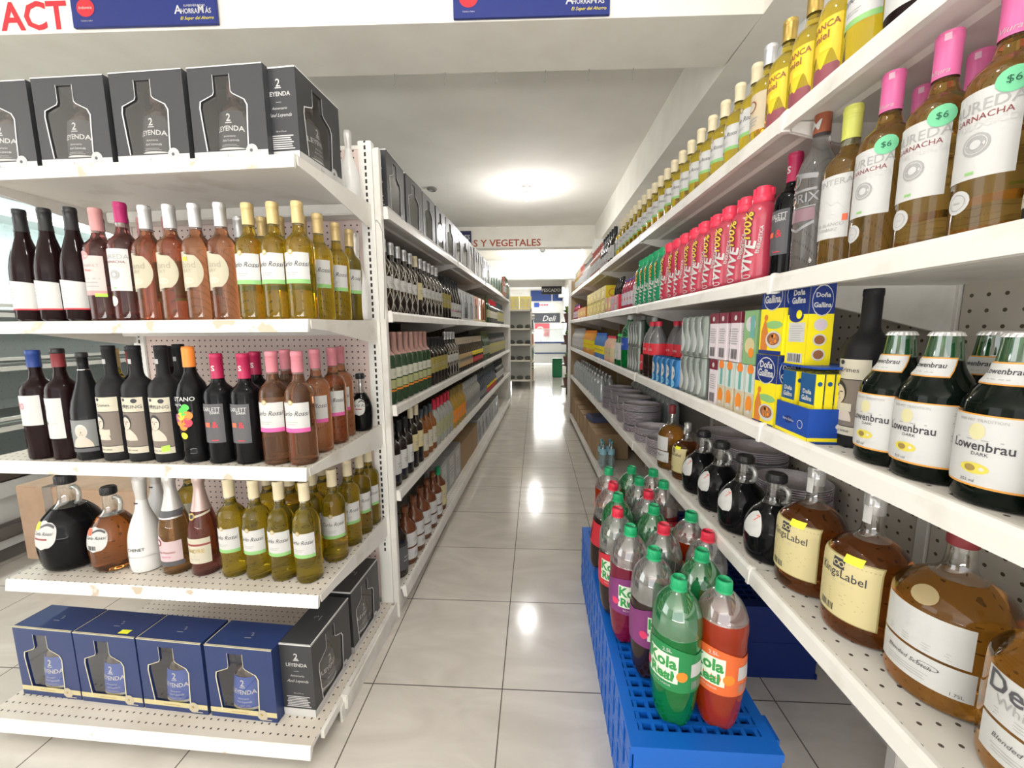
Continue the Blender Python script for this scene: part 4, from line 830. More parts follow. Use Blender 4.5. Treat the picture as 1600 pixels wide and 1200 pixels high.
def cola(key, cap, liquid, top, lab, text=('Kola', 'Real'), fill=.66, bodyfill=True, ang=0., name='soda_bottle'):
    @kind(key, name, 'soda bottle')
    def f(root):
        h, r = .405, .064
        p = sm([(0, .018), (r * .30, .004), (r * .58, .0), (r * .76, .014), (r * .86, .05), (r * .97, .12), (r, .17), (r * .97, .20), (r * .97, .26), (r, .285), (r * .96, .315), (r * .78, .345), (r * .46, .370), (r * .25, .378)], 2) + [(r * .225, .382), (r * .225, .392), (0, .392)]
        body(root, p, liquid, top, fill * h, seg=30)
        # petaloid feet
        for v in root.children[-1].data.vertices:
            if v.co.z < .045 and v.co.xy.length > .01: t = math.atan2(v.co.y, v.co.x); v.co.z += .010 * (.5 - .5 * math.cos(5 * t)) * (1 - v.co.z / .045)
        bm = bmesh.new(); q = .0185; lathe(bm, [(q, .378), (q + .001, .38), (q + .001, .403), (q - .002, .407), (0, .407)], 24)
        lathe(bm, [(q + .002, .372), (q + .003, .374), (q + .003, .377), (q, .379)], 24)
        for k in range(30): t = 2 * PI * k / 30; box(bm, (q + .001) * math.cos(t) - .0005, (q + .001) * math.cos(t) + .0005, (q + .001) * math.sin(t) - .0005, (q + .001) * math.sin(t) + .0005, .382, .401)
        new_obj('screw_cap', bm, cap, root)
        if lab:
            a = Art(round_map(p, ang)); W2 = PI * r * .97
            a.rect(-W2, .125, W2, .228, lab, .0006, 40); a.patch(lambda x, b: (-.085 + .17 * x, .228 + .022 * math.sin(PI * x) * b), 14, 2, lab, .0006)
            GR = M('print_kola_green', (.04, .32, .08), .45)
            a.patch(lambda x, b: (-.040 + .080 * x, .150 + .075 * b), 12, 2, M('print_kola_plate', (.78, .86, .72), .45), .0010); a.text(text[0], .031, -.002, .190, GR, .0016, sx=.95, bold=.05); a.text(text[1], .028, -.002, .156, GR, .0016, sx=.95, bold=.05)
            a.text('2.5L', .010, .012, .232, L_white, .0016, rot=.1, bold=.02); a.disc(.050, .172, .014, L_orange if cap is GREENCAP else L_red, .0012); a.disc(-.052, .165, .012, M('print_kola_fruit', (.75, .05, .15), .4), .0012); a.rect(.072, .17, .112, .205, M('print_pale_grey', (.62, .62, .62), .5), .0012, 5); a.bars(.075, .108, .135, .158, L_grey, .0014); a.text('RICO SABOR', .006, 0, .138, L_white, .0014); a.done('label', root)
def soda(name, col): return M(name, col, .06, 0, .55, 1.3, coat=.4)
O_liq = soda('orange_soda', (.62, .045, .004)); G_liq = soda('lime_soda', (.004, .30, .06)); P_liq = soda('grape_soda', (.36, .004, .06)); R_liq = soda('red_soda', (.50, .01, .02)); K_liq = M('cola_soda', (.02, .008, .006), .12)
LAB_G = M('label_soda_green', (.02, .26, .08), .35); LAB_P = M('label_soda_purple', (.22, .04, .18), .4); LAB_O = M('label_soda_orange', (.83, .16, .04), .4); LAB_R = M('label_soda_red', (.62, .03, .05), .4)
cola('soda_orange', GREENCAP, O_liq, G_pet, LAB_O, fill=.77, ang=-.85); cola('soda_green', GREENCAP, G_liq, G_petg, LAB_G, ang=-.85); cola('soda_grape', GREENCAP, P_liq, G_pet, LAB_P, fill=.70, ang=-.25)
cola('soda_cola', REDCAP, K_liq, G_pet, LAB_R, fill=.62, ang=-.5); cola('soda_red', GREENCAP, R_liq, G_pet, LAB_R, fill=.66); cola('soda_dark', GREENCAP, K_liq, G_pet, LAB_P, fill=.64)
def plain_pet(key, name, cat, h, r, liquid, top, cap, lab=None, lz=(.3, .6), fill=.7, tone=None, seg=16):
    @kind(key, name, cat)
    def f(root):
        p = sm([(0, .004), (r * .8, 0), (r, .03 * h), (r, .60 * h), (r * .9, .72 * h), (r * .45, .86 * h), (r * .32, .90 * h)], 1) + [(r * .32, .94 * h), (0, .94 * h)]
        body(root, p, liquid, top, fill * h if top else None, seg=seg); bm = bmesh.new(); q = r * .36; lathe(bm, [(q, .92 * h), (q, .99 * h), (q * .9, h), (0, h)], 14); new_obj('screw_cap', bm, cap, root)
        if lab: a = Art(round_map(p)); a.rect(-PI * r, lz[0] * h, PI * r, lz[1] * h, lab, 0, 20); (a.lines(-r * .7, r * .7, (lz[0] * .6 + lz[1] * .4) * h, (lz[0] * .4 + lz[1] * .6) * h, 2, tone, .0006, .5) if tone else None); a.done('label', root)
plain_pet('big_green_pet', 'soda_bottle', 'soda bottle', .34, .055, G_liq, G_petg, WHITECAP, L_blue, (.35, .58), .58, L_white)
plain_pet('small_green_pet', 'soda_bottle', 'soda bottle', .22, .030, G_liq, G_petg, M('cap_bright_green', (.05, .60, .12), .4), L_white, (.2, .72), .7, L_green)
plain_pet('cola_pet', 'soda_bottle', 'soda bottle', .29, .046, K_liq, M('grey_pet_neck', (.16, .16, .17), .15, coat=.6), REDCAP, L_red, (.42, .62), .62, L_white)
plain_pet('grey_pet', 'soda_bottle', 'soda bottle', .32, .050, K_liq, M('grey_pet_neck', (.16, .16, .17), .15, coat=.6), WHITECAP, L_blue, (.35, .60), .62, L_white)
plain_pet('water_pet', 'water_bottle', 'water bottle', .235, .030, clear_thin('water_blue', (.72, .86, .90), .5, .05, .16, (.6, .8, .85)), None, M('cap_aqua', (.10, .45, .55), .4), M('label_water', (.35, .66, .78), .4), (.5, .72))
plain_pet('juice_orange_pet', 'juice_bottle', 'juice bottle', .24, .034, M('juice_orange', (.85, .36, .03), .2, coat=.4), None, ORANGECAP, L_yellow, (.25, .6), tone=L_orange)
plain_pet('juice_blue_pet', 'juice_bottle', 'juice bottle', .22, .032, M('juice_blue', (.10, .25, .62), .2, coat=.4), None, M('cap_bright_blue', (.04, .16, .65), .4), L_yellow, (.2, .5), tone=L_blue)
plain_pet('pink_jar', 'juice_bottle', 'juice bottle', .20, .040, M('juice_peach', (.85, .55, .40), .3), None, REDCAP, L_yel, (.2, .55), tone=L_red)
plain_pet('clear_orange_cap', 'drink_bottle', 'drink bottle', .20, .040, clear_thin('milky_pet', (.8, .82, .84), .4, .08, .45, (.75, .78, .8)), None, ORANGECAP, L_white, (.1, .66), tone=L_grey)
plain_pet('red_drink', 'drink_bottle', 'drink bottle', .20, .034, M('drink_red', (.45, .05, .10), .2, coat=.4), None, M('cap_violet', (.16, .10, .35), .4), M('label_lilac_white', (.72, .62, .70), .5), (.15, .55), tone=L_red)
plain_pet('clear_jar', 'glass_bottle', 'glass bottle', .23, .038, clear_thin('jar_glass', (.92, .96, .98), .7, .05, .34, (.78, .86, .90)), None, SILVER, None, seg=12)
plain_pet('malt', 'malt_bottle', 'drink bottle', .235, .028, M('malt_glass', (.02, .01, .008), .08, coat=.6), None, BLACKCAP, L_red, (.12, .48), tone=L_white)
def simple(key, name, cat, h, r, mat, capm, labs, shape='bord', cz=.80, sy=1., seg=12, net=False):
    """aisle bottles; labs = [(z0, z1, material)]"""
    @kind(key, name, cat)
    def f(root):
        if shape == 'bord': p = bord(h, r)
        elif shape == 'burg': p = burg(h, r)
        elif shape == 'flat': p = [(0, .003), (r * .9, 0), (r, .008), (r, .56 * h), (r * .9, .64 * h), (r * .55, .71 * h), (r * .34, .76 * h), (r * .32, .98 * h), (0, h)]
        elif shape == 'round': p = sm([(0, .003), (r * .7, 0), (r * .9, .02 * h), (r, .30 * h), (r * .92, .46 * h), (r * .5, .60 * h), (r * .3, .66 * h)], 1) + [(r * .3, .98 * h), (0, h)]
        body(root, p, mat, seg=seg, sy=sy); capsule(root, p, cz * h, capm, seg=seg, sx=1.)
        for z0, z1, m in labs:
            a = Art(round_map(p, 0, 1, sy)); a.rect(-r * 1.15, z0 * h, r * 1.15, z1 * h, m, 0, 8); (a.lines(-r * .6, r * .6, (z0 + (z1 - z0) * .35) * h, (z0 + (z1 - z0) * .65) * h, 2, L_grey, .0006, .4) if z1 - z0 > .12 else None); a.done('label', root)
        if net:
            bm = bmesh.new()
            for k in range(6):
                for sgn in (-1, 1):
                    pts = []
                    for j in range(9): z = h * (.02 + .72 * j / 8); t = 2 * PI * k / 6 + sgn * j * .33; q = radius_at(p, z) + .0025; pts.append((q * math.cos(t), q * math.sin(t), z))
                    tube(bm, pts, .0016, 4)
            new_obj('wire_net', bm, M('net_wire', (.55, .52, .46), .4, .5), root)
DKG = M('dark_glass_aisle', (.020, .014, .010), .12, coat=.4); AMB = M('amber_glass_aisle', (.26, .09, .02), .12, coat=.4); CLR = M('clear_spirit_aisle', (.42, .43, .41), .12, coat=.5); BLU = M('blue_glass_aisle', (.055, .075, .12), .12, coat=.5); GRN = M('green_glass_aisle', (.03, .07, .03), .12, coat=.4); YLW = M('gold_spirit_aisle', (.48, .30, .05), .12, coat=.4)
simple('net', 'netted_wine_bottle', 'wine bottle', .330, .038, DKG, SILVER, [(.34, .50, L_white)], net=True, cz=.83)
simple('dk_cream', 'red_wine_bottle', 'wine bottle', .330, .038, DKG, CREAMCAP, [(.28, .56, L_yel)], cz=.82)
simple('dk_yellow', 'red_wine_bottle', 'wine bottle', .300, .038, DKG, BLACKCAP, [(.26, .58, M('label_mustard', (.36, .30, .08), .5))])
simple('dk_white', 'red_wine_bottle', 'wine bottle', .300, .040, DKG, BLACKCAP, [(.20, .52, L_white)])
simple('dk_red', 'red_wine_bottle', 'wine bottle', .300, .038, DKG, L_red, [(.24, .52, L_cream)])
simple('pinkneck', 'wine_bottle', 'wine bottle', .335, .037, GRN, M('cap_salmon', (.52, .30, .26), .5), [(.22, .34, M('label_pale_olive', (.42, .44, .20), .5)), (.36, .50, M('label_pale_cream', (.60, .60, .50), .5)), (.18, .205, L_orange)], cz=.68)
simple('beer_yellow', 'beer_bottle', 'beer bottle', .280, .036, DKG, M('cap_gold_paper', (.62, .52, .40), .45), [(.14, .52, M('label_gold_tan', (.60, .42, .22), .5)), (.30, .40, L_cream)], shape='burg')
simple('beer_red', 'beer_bottle', 'beer bottle', .280, .036, DKG, M('cap_gold_paper', (.62, .52, .40), .45), [(.14, .30, L_red), (.38, .52, L_yellow)], shape='burg')
simple('olive_tall', 'green_glass_bottle', 'wine bottle', .325, .036, GRN, M('cap_olive', (.12, .15, .06), .45), [(.22, .50, M('label_sage', (.40, .40, .22), .5))])
simple('far_yellow', 'liquor_bottle', 'liquor bottle', .300, .038, DKG, M('cap_slate', (.09, .11, .12), .4), [(.16, .58, M('label_khaki_yellow', (.48, .44, .18), .5))])
simple('amber_flat', 'rum_bottle', 'rum bottle', .300, .042, YLW, M('cap_old_gold', (.30, .22, .06), .4), [(.14, .46, L_orange)], shape='flat')
simple('clear_flat', 'gin_bottle', 'spirits bottle', .290, .042, CLR, SILVER, [(.18, .40, M('label_slate', (.30, .30, .31), .5))], shape='flat')
simple('red_flat', 'vodka_bottle', 'spirits bottle', .300, .040, CLR, REDCAP, [(.18, .50, M('label_sage', (.40, .40, .22), .5))], shape='flat', cz=.76)
simple('blue_flat', 'liquor_bottle', 'liquor bottle', .300, .044, BLU, M('cap_slate', (.09, .11, .12), .4), [(.06, .24, L_red), (.24, .34, L_yellow)], shape='round')
simple('blue_plain', 'liquor_bottle', 'liquor bottle', .300, .044, BLU, M('cap_slate', (.09, .11, .12), .4), [(.14, .34, M('label_slate', (.30, .30, .31), .5))], shape='round')
simple('cream_flat', 'liquor_bottle', 'liquor bottle', .290, .040, AMB, M('cap_slate', (.09, .11, .12), .4), [(.14, .50, L_cream)], shape='flat')
simple('jug_aisle', 'whisky_bottle', 'liquor bottle', .310, .058, M('brown_spirit_aisle', (.16, .05, .02), .12, coat=.4), M('cap_brown', (.20, .07, .03), .4), [(.32, .56, L_white), (.10, .29, L_white)], shape='flat', cz=.88)
simple('tall_dark', 'liquor_bottle', 'liquor bottle', .320, .050, DKG, BLACKCAP, [(.12, .5, L_char)], shape='flat')
simple('yellow_label', 'whisky_bottle', 'liquor bottle', .300, .052, M('brown_spirit_aisle', (.16, .05, .02), .12, coat=.4), GREENCAP, [(.12, .58, L_yel)], shape='flat')
simple('small_rose', 'rose_wine_bottle', 'wine bottle', .290, .038, M('rose_glass_aisle', (.50, .22, .16), .12, coat=.4), M('cap_salmon_red', (.55, .16, .14), .45), [(.22, .52, L_white)])
simple('silver_small', 'spirits_bottle', 'spirits bottle', .270, .038, M('frosted_aisle', (.48, .47, .46), .3), SILVER, [(.15, .5, L_white)], shape='flat')
simple('gold_far', 'white_wine_bottle', 'wine bottle', .290, .038, YLW, CREAMCAP, [(.22, .50, L_white)])
simple('green_label', 'wine_bottle', 'wine bottle', .300, .039, DKG, BLACKCAP, [(.08, .42, L_white), (.20, .24, L_pink)], shape='burg')
@kind('blanco', 'red_wine_bottle', 'wine bottle')
def f(root):
    h, r = .330, .044; p = bord(h, r); body(root, p, W_dark); capsule(root, p, .84 * h, BLACKCAP); a = Art(round_map(p)); a.rect(-r * 1.2, .14 * h, r * 1.2, .58 * h, L_white, 0, 14); a.rect(-r * .4, .40 * h, r * 1.1, .57 * h, M('print_pale_blue', (.55, .60, .74), .5), .0005, 8); a.disc(-.004, .49 * h, .015, L_gold, .0009); a.disc(-.004, .49 * h, .009, M('label_butter', (.68, .59, .31), .5), .0012); a.text('VINO BLANCO', .0085, 0, .32 * h, L_grey, .0007); a.text('Reserva', .0065, 0, .28 * h, L_grey, .0007, shear=.2); a.done('label', root)
@kind('tequila', 'liqueur_bottle', 'liqueur bottle')
def f(root):
    h, r = .292, .040; p = bord(h, r, .38); body(root, p, W_yel, G_yel, .8 * h); capsule(root, p, .82 * h, M('cap_brass', (.52, .36, .10), .3, .6), rib=[.97 * h, .94 * h]); a = Art(round_map(p)); Y = M('label_honey', (.92, .62, .03), .4)
    a.patch(lambda x, b: (-r + 2 * r * x, h * (.56 - (.28 + .06 * math.sin(x * 14)) * (1 - b))), 20, 3, Y); a.text('BRANCA', .013, 0, .49 * h, L_brown, .0007, bold=.03); a.text('miel', .016, 0, .42 * h, L_brown, .0007, bold=.03); a.rect(0, .34 * h, .024, .38 * h, L_ystk, .001, 3); a.rect(-r, .06 * h, r, .24 * h, M('label_mulberry', (.30, .08, .10), .5), 0, 10); a.done('label', root)
@kind('pale_tan', 'liqueur_bottle', 'liqueur bottle')
def f(root):
    h, r = .292, .040; p = bord(h, r, .38); body(root, p, W_yel, G_yel, .8 * h); capsule(root, p, .82 * h, SILVER); a = Art(round_map(p)); a.rect(-r, .22 * h, r, .56 * h, M('label_tan', (.62, .52, .36), .5), 0, 10); a.disc(0, .45 * h, .016, L_brown, .0007); a.disc(0, .45 * h, .012, L_cream, .001); a.lines(-.02, .02, .27 * h, .36 * h, 3, L_grey, .0008); a.done('label', root)
# --- cartons
def carton(key, name, cat, w_, h_, d, col, art=None, rough=.45):
    @kind(key, name, cat)
    def f(root):
        bm = bmesh.new(); box(bm, -w_ / 2, w_ / 2, 0, d, 0, h_, 0, .0015); new_obj('carton', bm, M('carton_' + key, col, rough), root)
        if art: a = Art(flat_map(0)); art(a, w_, h_); a.done('front_print', part(root, 'carton' if not root.name.startswith('drink_carrier') else 'carrier_tray'))
        if art:
            for sd in (-1, 1): a = Art(lambda s, z, off: (sd * (w_ / 2 + .0006 + off), d / 2 + sd * s, z)); art(a, d, h_, True); a.done('side_print', part(root, 'carton'))
DB = M('print_dona_blue', (.012, .035, .20), .4)
def dona(a, w_, h_, side=False):
    a.rect(-w_ / 2, h_ * .62, w_ / 2, h_, DB, 0, 1); a.rect(-w_ / 2, 0, w_ / 2, h_ * .62, L_yellow, 0, 1); s = w_ / .095
    a.disc(0, h_ * .78, .040 * s, L_white, .0003, h_ * .19); a.disc(0, h_ * .78, .038 * s, DB, .0006, h_ * .175); a.text('Doña', .018 * s, 0, h_ * .82, L_white, .0009, bold=.04); a.text('Gallina', .019 * s, 0, h_ * .70, L_white, .0009, bold=.04, sx=.92)
    if not side:
        a.disc(.012 * s, h_ * .40, .036 * s, L_green, .0004, .010 * s); a.patch(lambda x, b: (-.040 * s + .030 * s * x, h_ * (.05 + (.45 - .2 * abs(2 * x - 1)) * b)), 6, 4, M('print_hen', (.68, .22, .04), .5), .0007); a.disc(-.022 * s, h_ * .50, .008 * s, M('print_hen', (.68, .22, .04), .5), .0008)
        a.disc(.014 * s, h_ * .20, .033 * s, L_white, .0008, h_ * .12); a.disc(.014 * s, h_ * .21, .026 * s, L_brown, .0011, h_ * .085)
        for k in range(9): a.disc(.014 * s + .016 * s * math.cos(k * 2.4) * (k / 9) ** .5, h_ * .21 + h_ * .05 * math.sin(k * 2.4), .005 * s, L_orange if k % 2 else M('print_stew', (.5, .2, .08), .5), .0013)
        a.rect(-w_ / 2, 0, w_ / 2, h_ * .05, DB, .0005, 1)
    else:
        for k in range(3): a.disc(0, h_ * (.13 + .18 * k), .026 * s, L_white, .0004, h_ * .075); a.disc(0, h_ * (.13 + .18 * k), .020 * s, L_brown if k != 2 else L_lilac, .0008, h_ * .055)
def dona_facts(a, w_, h_, side=False):
    if side: return dona(a, w_, h_, True)
    a.rect(-w_ / 2, h_ * .62, w_ / 2, h_, DB, 0, 1); a.rect(-w_ / 2, 0, w_ / 2, h_ * .62, L_yellow, 0, 1); a.text('Doña', .013, 0, h_ * .86, L_white, .0006, bold=.04); a.text('Gallina', .014, 0, h_ * .76, L_white, .0006, bold=.04, sx=.9); a.disc(-.004, h_ * .60, .026, DB, .0006, .014); a.disc(.006, h_ * .62, .010, L_yellow, .0009, .010)
    a.rect(-w_ * .38, h_ * .28, w_ * .40, h_ * .52, L_white, .0006, 1); a.lines(-w_ * .34, w_ * .36, h_ * .30, h_ * .50, 7, L_grey, .0009, .25); a.rect(-w_ * .38, .004, w_ * .38, h_ * .14, L_white, .0006, 1); a.bars(-w_ * .32, w_ * .32, h_ * .03, h_ * .13, L_ink, .0009, 14)
carton('dona', 'seasoning_box', 'seasoning box', .095, .185, .055, (.90, .78, .05), dona); carton('dona_facts', 'seasoning_box', 'seasoning box', .072, .185, .055, (.90, .78, .05), dona_facts)
def sachet_art(a, w_, h_, side=False):
    a.rect(-w_ / 2, h_ * .55, w_ / 2, h_, M('print_dona_mid_blue', (.015, .10, .28), .4), 0, 1); a.rect(-w_ / 2, 0, w_ / 2, h_ * .55, L_yellow, 0, 1)
    if side: a.rect(-w_ / 2, 0, w_ / 2, h_, L_yellow, .0003, 1); a.disc(0, h_ * .86, .005, M('print_dona_mid_blue', (.015, .10, .28), .4), .0006)
    if not side: a.text('Doña', .010, 0, h_ * .70, L_white, .0006, bold=.04); a.text('Gallina', .011, 0, h_ * .60, L_white, .0006, bold=.04, sx=.85)
carton('sachet', 'seasoning_packet', 'seasoning packet', .052, .150, .017, (.90, .78, .05), sachet_art)
def maroon_art(a, w_, h_, side=False):
    a.rect(-w_ / 2, h_ * .78, w_ / 2, h_, M('print_maroon', (.20, .02, .04), .4), 0, 1); a.disc(0, h_ * .88, .008, L_white, .0005); a.lines(-w_ * .4, w_ * .4, h_ * .36, h_ * .70, 7, L_grey, .0005, .35); a.bars(-w_ * .3, w_ * .3, h_ * .06, h_ * .26, L_ink, .0005)
carton('maroon_carton', 'juice_carton', 'juice carton', .058, .150, .045, (.80, .72, .76), maroon_art)
def veg_art(a, w_, h_, side=False):
    a.rect(-w_ / 2, 0, w_ / 2, h_, M('print_soft_green', (.26, .46, .22), .4), 0, 1); a.disc(0, h_ * .75, w_ * .36, L_white, .0005, h_ * .14); a.disc(.008, h_ * .82, .012, L_pink, .0008); a.disc(0, h_ * .35, w_ * .36, L_yel, .0005, h_ * .15); a.disc(.01, h_ * .22, w_ * .2, L_orange, .0008); a.patch(lambda x, b: (w_ * (.0 + .3 * x), h_ * (.5 + .4 * b)), 2, 2, L_teal, .0009)
carton('veg_carton', 'juice_carton', 'juice carton', .070, .150, .045, (.30, .50, .26), veg_art)
def peach_art(a, w_, h_, side=False):
    a.rect(-w_ / 2, h_ * .48, w_ / 2, h_, M('print_white_mint', (.66, .76, .72), .4), 0, 1); a.disc(0, h_ * .92, w_ * .36, ORANGECAP, .0006, h_ * .10); a.patch(lambda x, b: (w_ * (-.1 + .3 * x), h_ * (.5 + .35 * b)), 2, 2, L_teal, .0007); a.disc(0, h_ * .26, w_ * .34, L_orange, .0005, h_ * .17); a.disc(.002, h_ * .12, w_ * .22, L_white, .0008, h_ * .04)
carton('peach_carton', 'juice_carton', 'juice carton', .046, .150, .040, (.66, .58, .42), peach_art)
def can_art(a, w_, h_, side=False):
    a.rect(-w_ * .3, h_ * .1, w_ * .3, h_ * .88, L_white, 0, 1); a.lines(-w_ * .25, w_ * .25, h_ * .3, h_ * .7, 4, L_grey, .0004)
@kind('slim_can', 'slim_can', 'drink can')
def f(root):
    h, r = .148, .026; bm = bmesh.new(); lathe(bm, [(0, .004), (r * .8, 0), (r * .95, .006), (r, .016), (r, h - .014), (r * .86, h - .004), (r * .84, h), (r * .78, h - .004), (0, h - .004)], 16); new_obj('can_body', bm, M('can_grey_green', (.22, .25, .23), .3, .4), root)
    a = Art(round_map([(r, 0), (r, h)])); a.patch(lambda x, b: (-.010 + .020 * x + .008 * math.sin(b * 5), h * (.12 + .74 * b)), 3, 8, M('print_silver_swirl', (.66, .70, .70), .3, .3)); a.done('print', root)
@kind('blue_can', 'drink_can', 'drink can')
def f(root):
    h, r = .125, .032; bm = bmesh.new(); lathe(bm, [(0, .004), (r * .8, 0), (r * .95, .006), (r, .014), (r, h - .014), (r * .86, h - .004), (r * .84, h), (r * .78, h - .004), (0, h - .004)], 16); new_obj('can_body', bm, M('can_blue', (.03, .17, .42), .3, .4), root)
    a = Art(round_map([(r, 0), (r, h)])); a.disc(0, h * .55, .018, L_white, 0, .03); a.disc(0, h * .2, .018, M('print_sky', (.25, .60, .85), .4), 0); a.done('print', root)
def yel_art(a, w_, h_, side=False):
    a.disc(0, h_ * .5, w_ * .34, M('print_amber', (.85, .38, .06), .4), 0, h_ * .3); a.disc(0, h_ * .5, w_ * .24, L_yellow, .0004, h_ * .2); a.rect(-w_ * .4, h_ * .08, w_ * .4, h_ * .14, L_brown, .0002, 1)
carton('yellow_pack', 'yellow_drink_carton', 'drink carton', .20, .115, .13, (.90, .72, .03), yel_art); carton('orange_pack', 'orange_drink_carton', 'drink carton', .13, .125, .12, (.80, .30, .05), yel_art)
def redpack_art(a, w_, h_, side=False):
    for k in range(2):
        for j in range(2): a.rect(-w_ * .42 + w_ * .43 * k, h_ * (.12 + .42 * j), -w_ * .08 + w_ * .43 * k, h_ * (.42 + .42 * j), L_white if (k + j) % 2 else M('label_hot_rose', (.82, .30, .42), .5), 0, 1)
@kind('red_pack', 'drink_carrier', 'bottle carrier')
def f(root):
    bm = bmesh.new(); w_, h_, d = .26, .115, .17
    for q in ((-w_ / 2, w_ / 2, 0, .004, 0, h_), (-w_ / 2, w_ / 2, d - .004, d, 0, h_), (-w_ / 2, -w_ / 2 + .004, .004, d - .004, 0, h_), (w_ / 2 - .004, w_ / 2, .004, d - .004, 0, h_), (-w_ / 2, w_ / 2, .004, d - .004, 0, .003)): box(bm, *q)
    new_obj('carrier_tray', bm, M('carton_red', (.70, .04, .07), .4), root)
    a = Art(flat_map(0)); redpack_art(a, w_, h_); a.done('front_print', part(root, 'carton' if not root.name.startswith('drink_carrier') else 'carrier_tray')); a = Art(lambda s, z, off: (-w_ / 2 - .0006 - off, d / 2 - s, z)); redpack_art(a, d, h_); a.done('side_print', part(root, 'carrier_tray'))
carton('cardboard', 'cardboard_box', 'cardboard box', .26, .24, .30, (.42, .29, .17), None, .8)
carton('clear_box', 'clear_bottle_box', 'gift box', .20, .27, .12, (.42, .44, .45), can_art)
def yb(a, w_, h_, side=False):
    for k in (-1, 1): a.disc(w_ * .25 * k, h_ * .55, w_ * .16, L_cream, 0, h_ * .26); a.disc(w_ * .25 * k, h_ * .55, w_ * .11, M('print_pale_gold', (.75, .60, .25), .4), .0004, h_ * .18); a.rect(w_ * (.25 * k - .18), h_ * .08, w_ * (.25 * k + .18), h_ * .2, L_cream, 0, 1)
carton('yellow_box', 'yellow_grocery_box', 'grocery box', .26, .28, .25, (.78, .66, .20), yb)
@kind('plates', 'plate_stack', 'wrapped plates')
def f(root):
    r, h = .115, .040; bm = bmesh.new()
    for k in range(5): z = k * h / 5; lathe(bm, [(0, z + .002), (r * .75, z + .001), (r, z + h / 5 - .001), (r * .98, z + h / 5), (0, z + .004)], 28, k % 2)
    new_obj('foam_plates', bm, [M('foam_white', (.92, .86, .93), .6), M('foam_flowered', (.90, .80, .88), .6)], root)
    a = Art(round_map([(r, 0), (r, h)], 0)); rnd = random.Random(2)
    for k in range(40): a.disc(rnd.uniform(-PI * r, PI * r), rnd.uniform(.006, h - .006), rnd.uniform(.002, .0045), (M('print_rose_dot', (.52, .16, .26), .5), L_lilac)[k % 2], .0008)
    a.done('flower_print', part(root, 'foam_plates'))
    bm = bmesh.new(); n = 36; rnd = random.Random(5); T = []
    for rr, z in ((r * 1.02, .0), (r * 1.045, h * .45), (r * 1.03, h * .9), (r * .7, h * 1.1), (r * .25, h * 1.06)): T.append([bm.verts.new(((rr + rnd.uniform(-.003, .003)) * math.cos(2 * PI * i / n), (rr + rnd.uniform(-.003, .003)) * math.sin(2 * PI * i / n), z + rnd.uniform(-.0015, .0025))) for i in range(n)])
    for u, v in zip(T, T[1:]):
        for i in range(n): bm.faces.new((u[i], u[(i + 1) % n], v[(i + 1) % n], v[i])).smooth = False
    new_obj('plastic_wrap', bm, clear_thin('wrap_film', (1, 1, 1), .10, .12, .08, (.95, .9, .95), edge=.12), root)
# ------------------------------------------------------------------ end cap contents
def capput(key, shelf, u, v, label, group=None, rz=0., s=1., z=None):
    if shelf in (2, 3): u = u * .967
    zz = z if z is not None else SC[shelf][0] if shelf else ZB
    return put(key, WL(u, v, zz + .0005), A_L + rz, label, group, s=s)
# top shelf: black gift boxes
for i, (u, rz) in enumerate(((-.992, .02), (-.730, .02), (-.470, .0), (-.216, -.01))):
    o = capput('box_black', 1, u, -.485, 'black gift box with bottle-shaped window, %s from the left on the top end cap shelf' % od(i), None, rz)
    capput('rum_black', 1, u - .006, -.485 + .040, 'rum bottle inside the %s black gift box from the left, top end cap shelf' % od(i), None, rz, z=SC[1][0] + .004)
capput('box_black', 1, -.008, -.345, 'black gift box turned sideways at the right corner of the top end cap shelf', None, PI / 2 - .03)
capput('rum_black', 1, -.048, -.352, 'rum bottle inside the sideways black gift box on the top end cap shelf', None, PI / 2 - .03, z=SC[1][0] + .004)
for i, v in enumerate((-.165, -.070)): capput('chenet', 1, -.065 + .015 * i, v, 'white coated sparkling bottle behind the sideways black box, %s' % ('nearer of the two' if i == 0 else 'farther of the two'), 'white bottles at the back of the top end cap shelf', -PI / 2 + .3, s=.74)
# second shelf
z2 = -.452
for i, u in enumerate((-1.045, -.950, -.852)): capput('pinot', 2, u, z2, 'black-capped red wine bottle with slanted white label, %s from left, second end cap shelf' % od(i), 'slope-shouldered red wine bottles', jit())
capput('rose_dusty', 2, -.758, z2, 'wine bottle with dusty pink cap and green price tag, second end cap shelf')
capput('laureda_l', 2, -.665, z2, 'wine bottle with magenta cap and grey round emblem, second end cap shelf', None, -.08)
for i, u in enumerate((-.578, -.490, -.400, -.310)): capput('sand_sticker' if i == 2 else 'sand', 2, u, z2, ('silver-capped rose bottle with yellow price sticker on its half-round cream label' if i == 2 else '%s from the left of the four silver-capped rose bottles with half-round cream labels' % od(i)), 'silver-capped rose bottles', jit())
for i, u in enumerate((-.214, -.128, -.044)): capput('rossi', 2, u, z2, '%s from the left of the front gold-capped white wine bottles, second end cap shelf' % od(i), 'gold-capped white wine bottles on the second end cap shelf', jit())
for i, v in enumerate((-.318, -.200, -.095)): capput('rossi', 2, -.058, v, '%s gold-capped wine bottle behind the corner one, right edge of second end cap shelf' % od(i), 'gold-capped white wine bottles on the second end cap shelf', jit(.2) + .35)
capput('chenet', 2, -.050, -.066, 'white coated sparkling bottle by the upright, back right of the second end cap shelf', None, -PI / 2)
for i, u in enumerate((-.90, -.80, -.72, -.62)): capput('pinot' if i < 2 else 'rose_dusty', 2, u, -.33, 'second-row bottle behind the red wines, %s from the left, second end cap shelf' % od(i), None, jit())
for i, u in enumerate((-.30, -.235, -.15)): capput('rossi', 2, u + .02, -.30, 'gold-capped white wine bottle in the second row, %s from the left, second end cap shelf' % od(i), 'gold-capped white wine bottles on the second end cap shelf', jit())
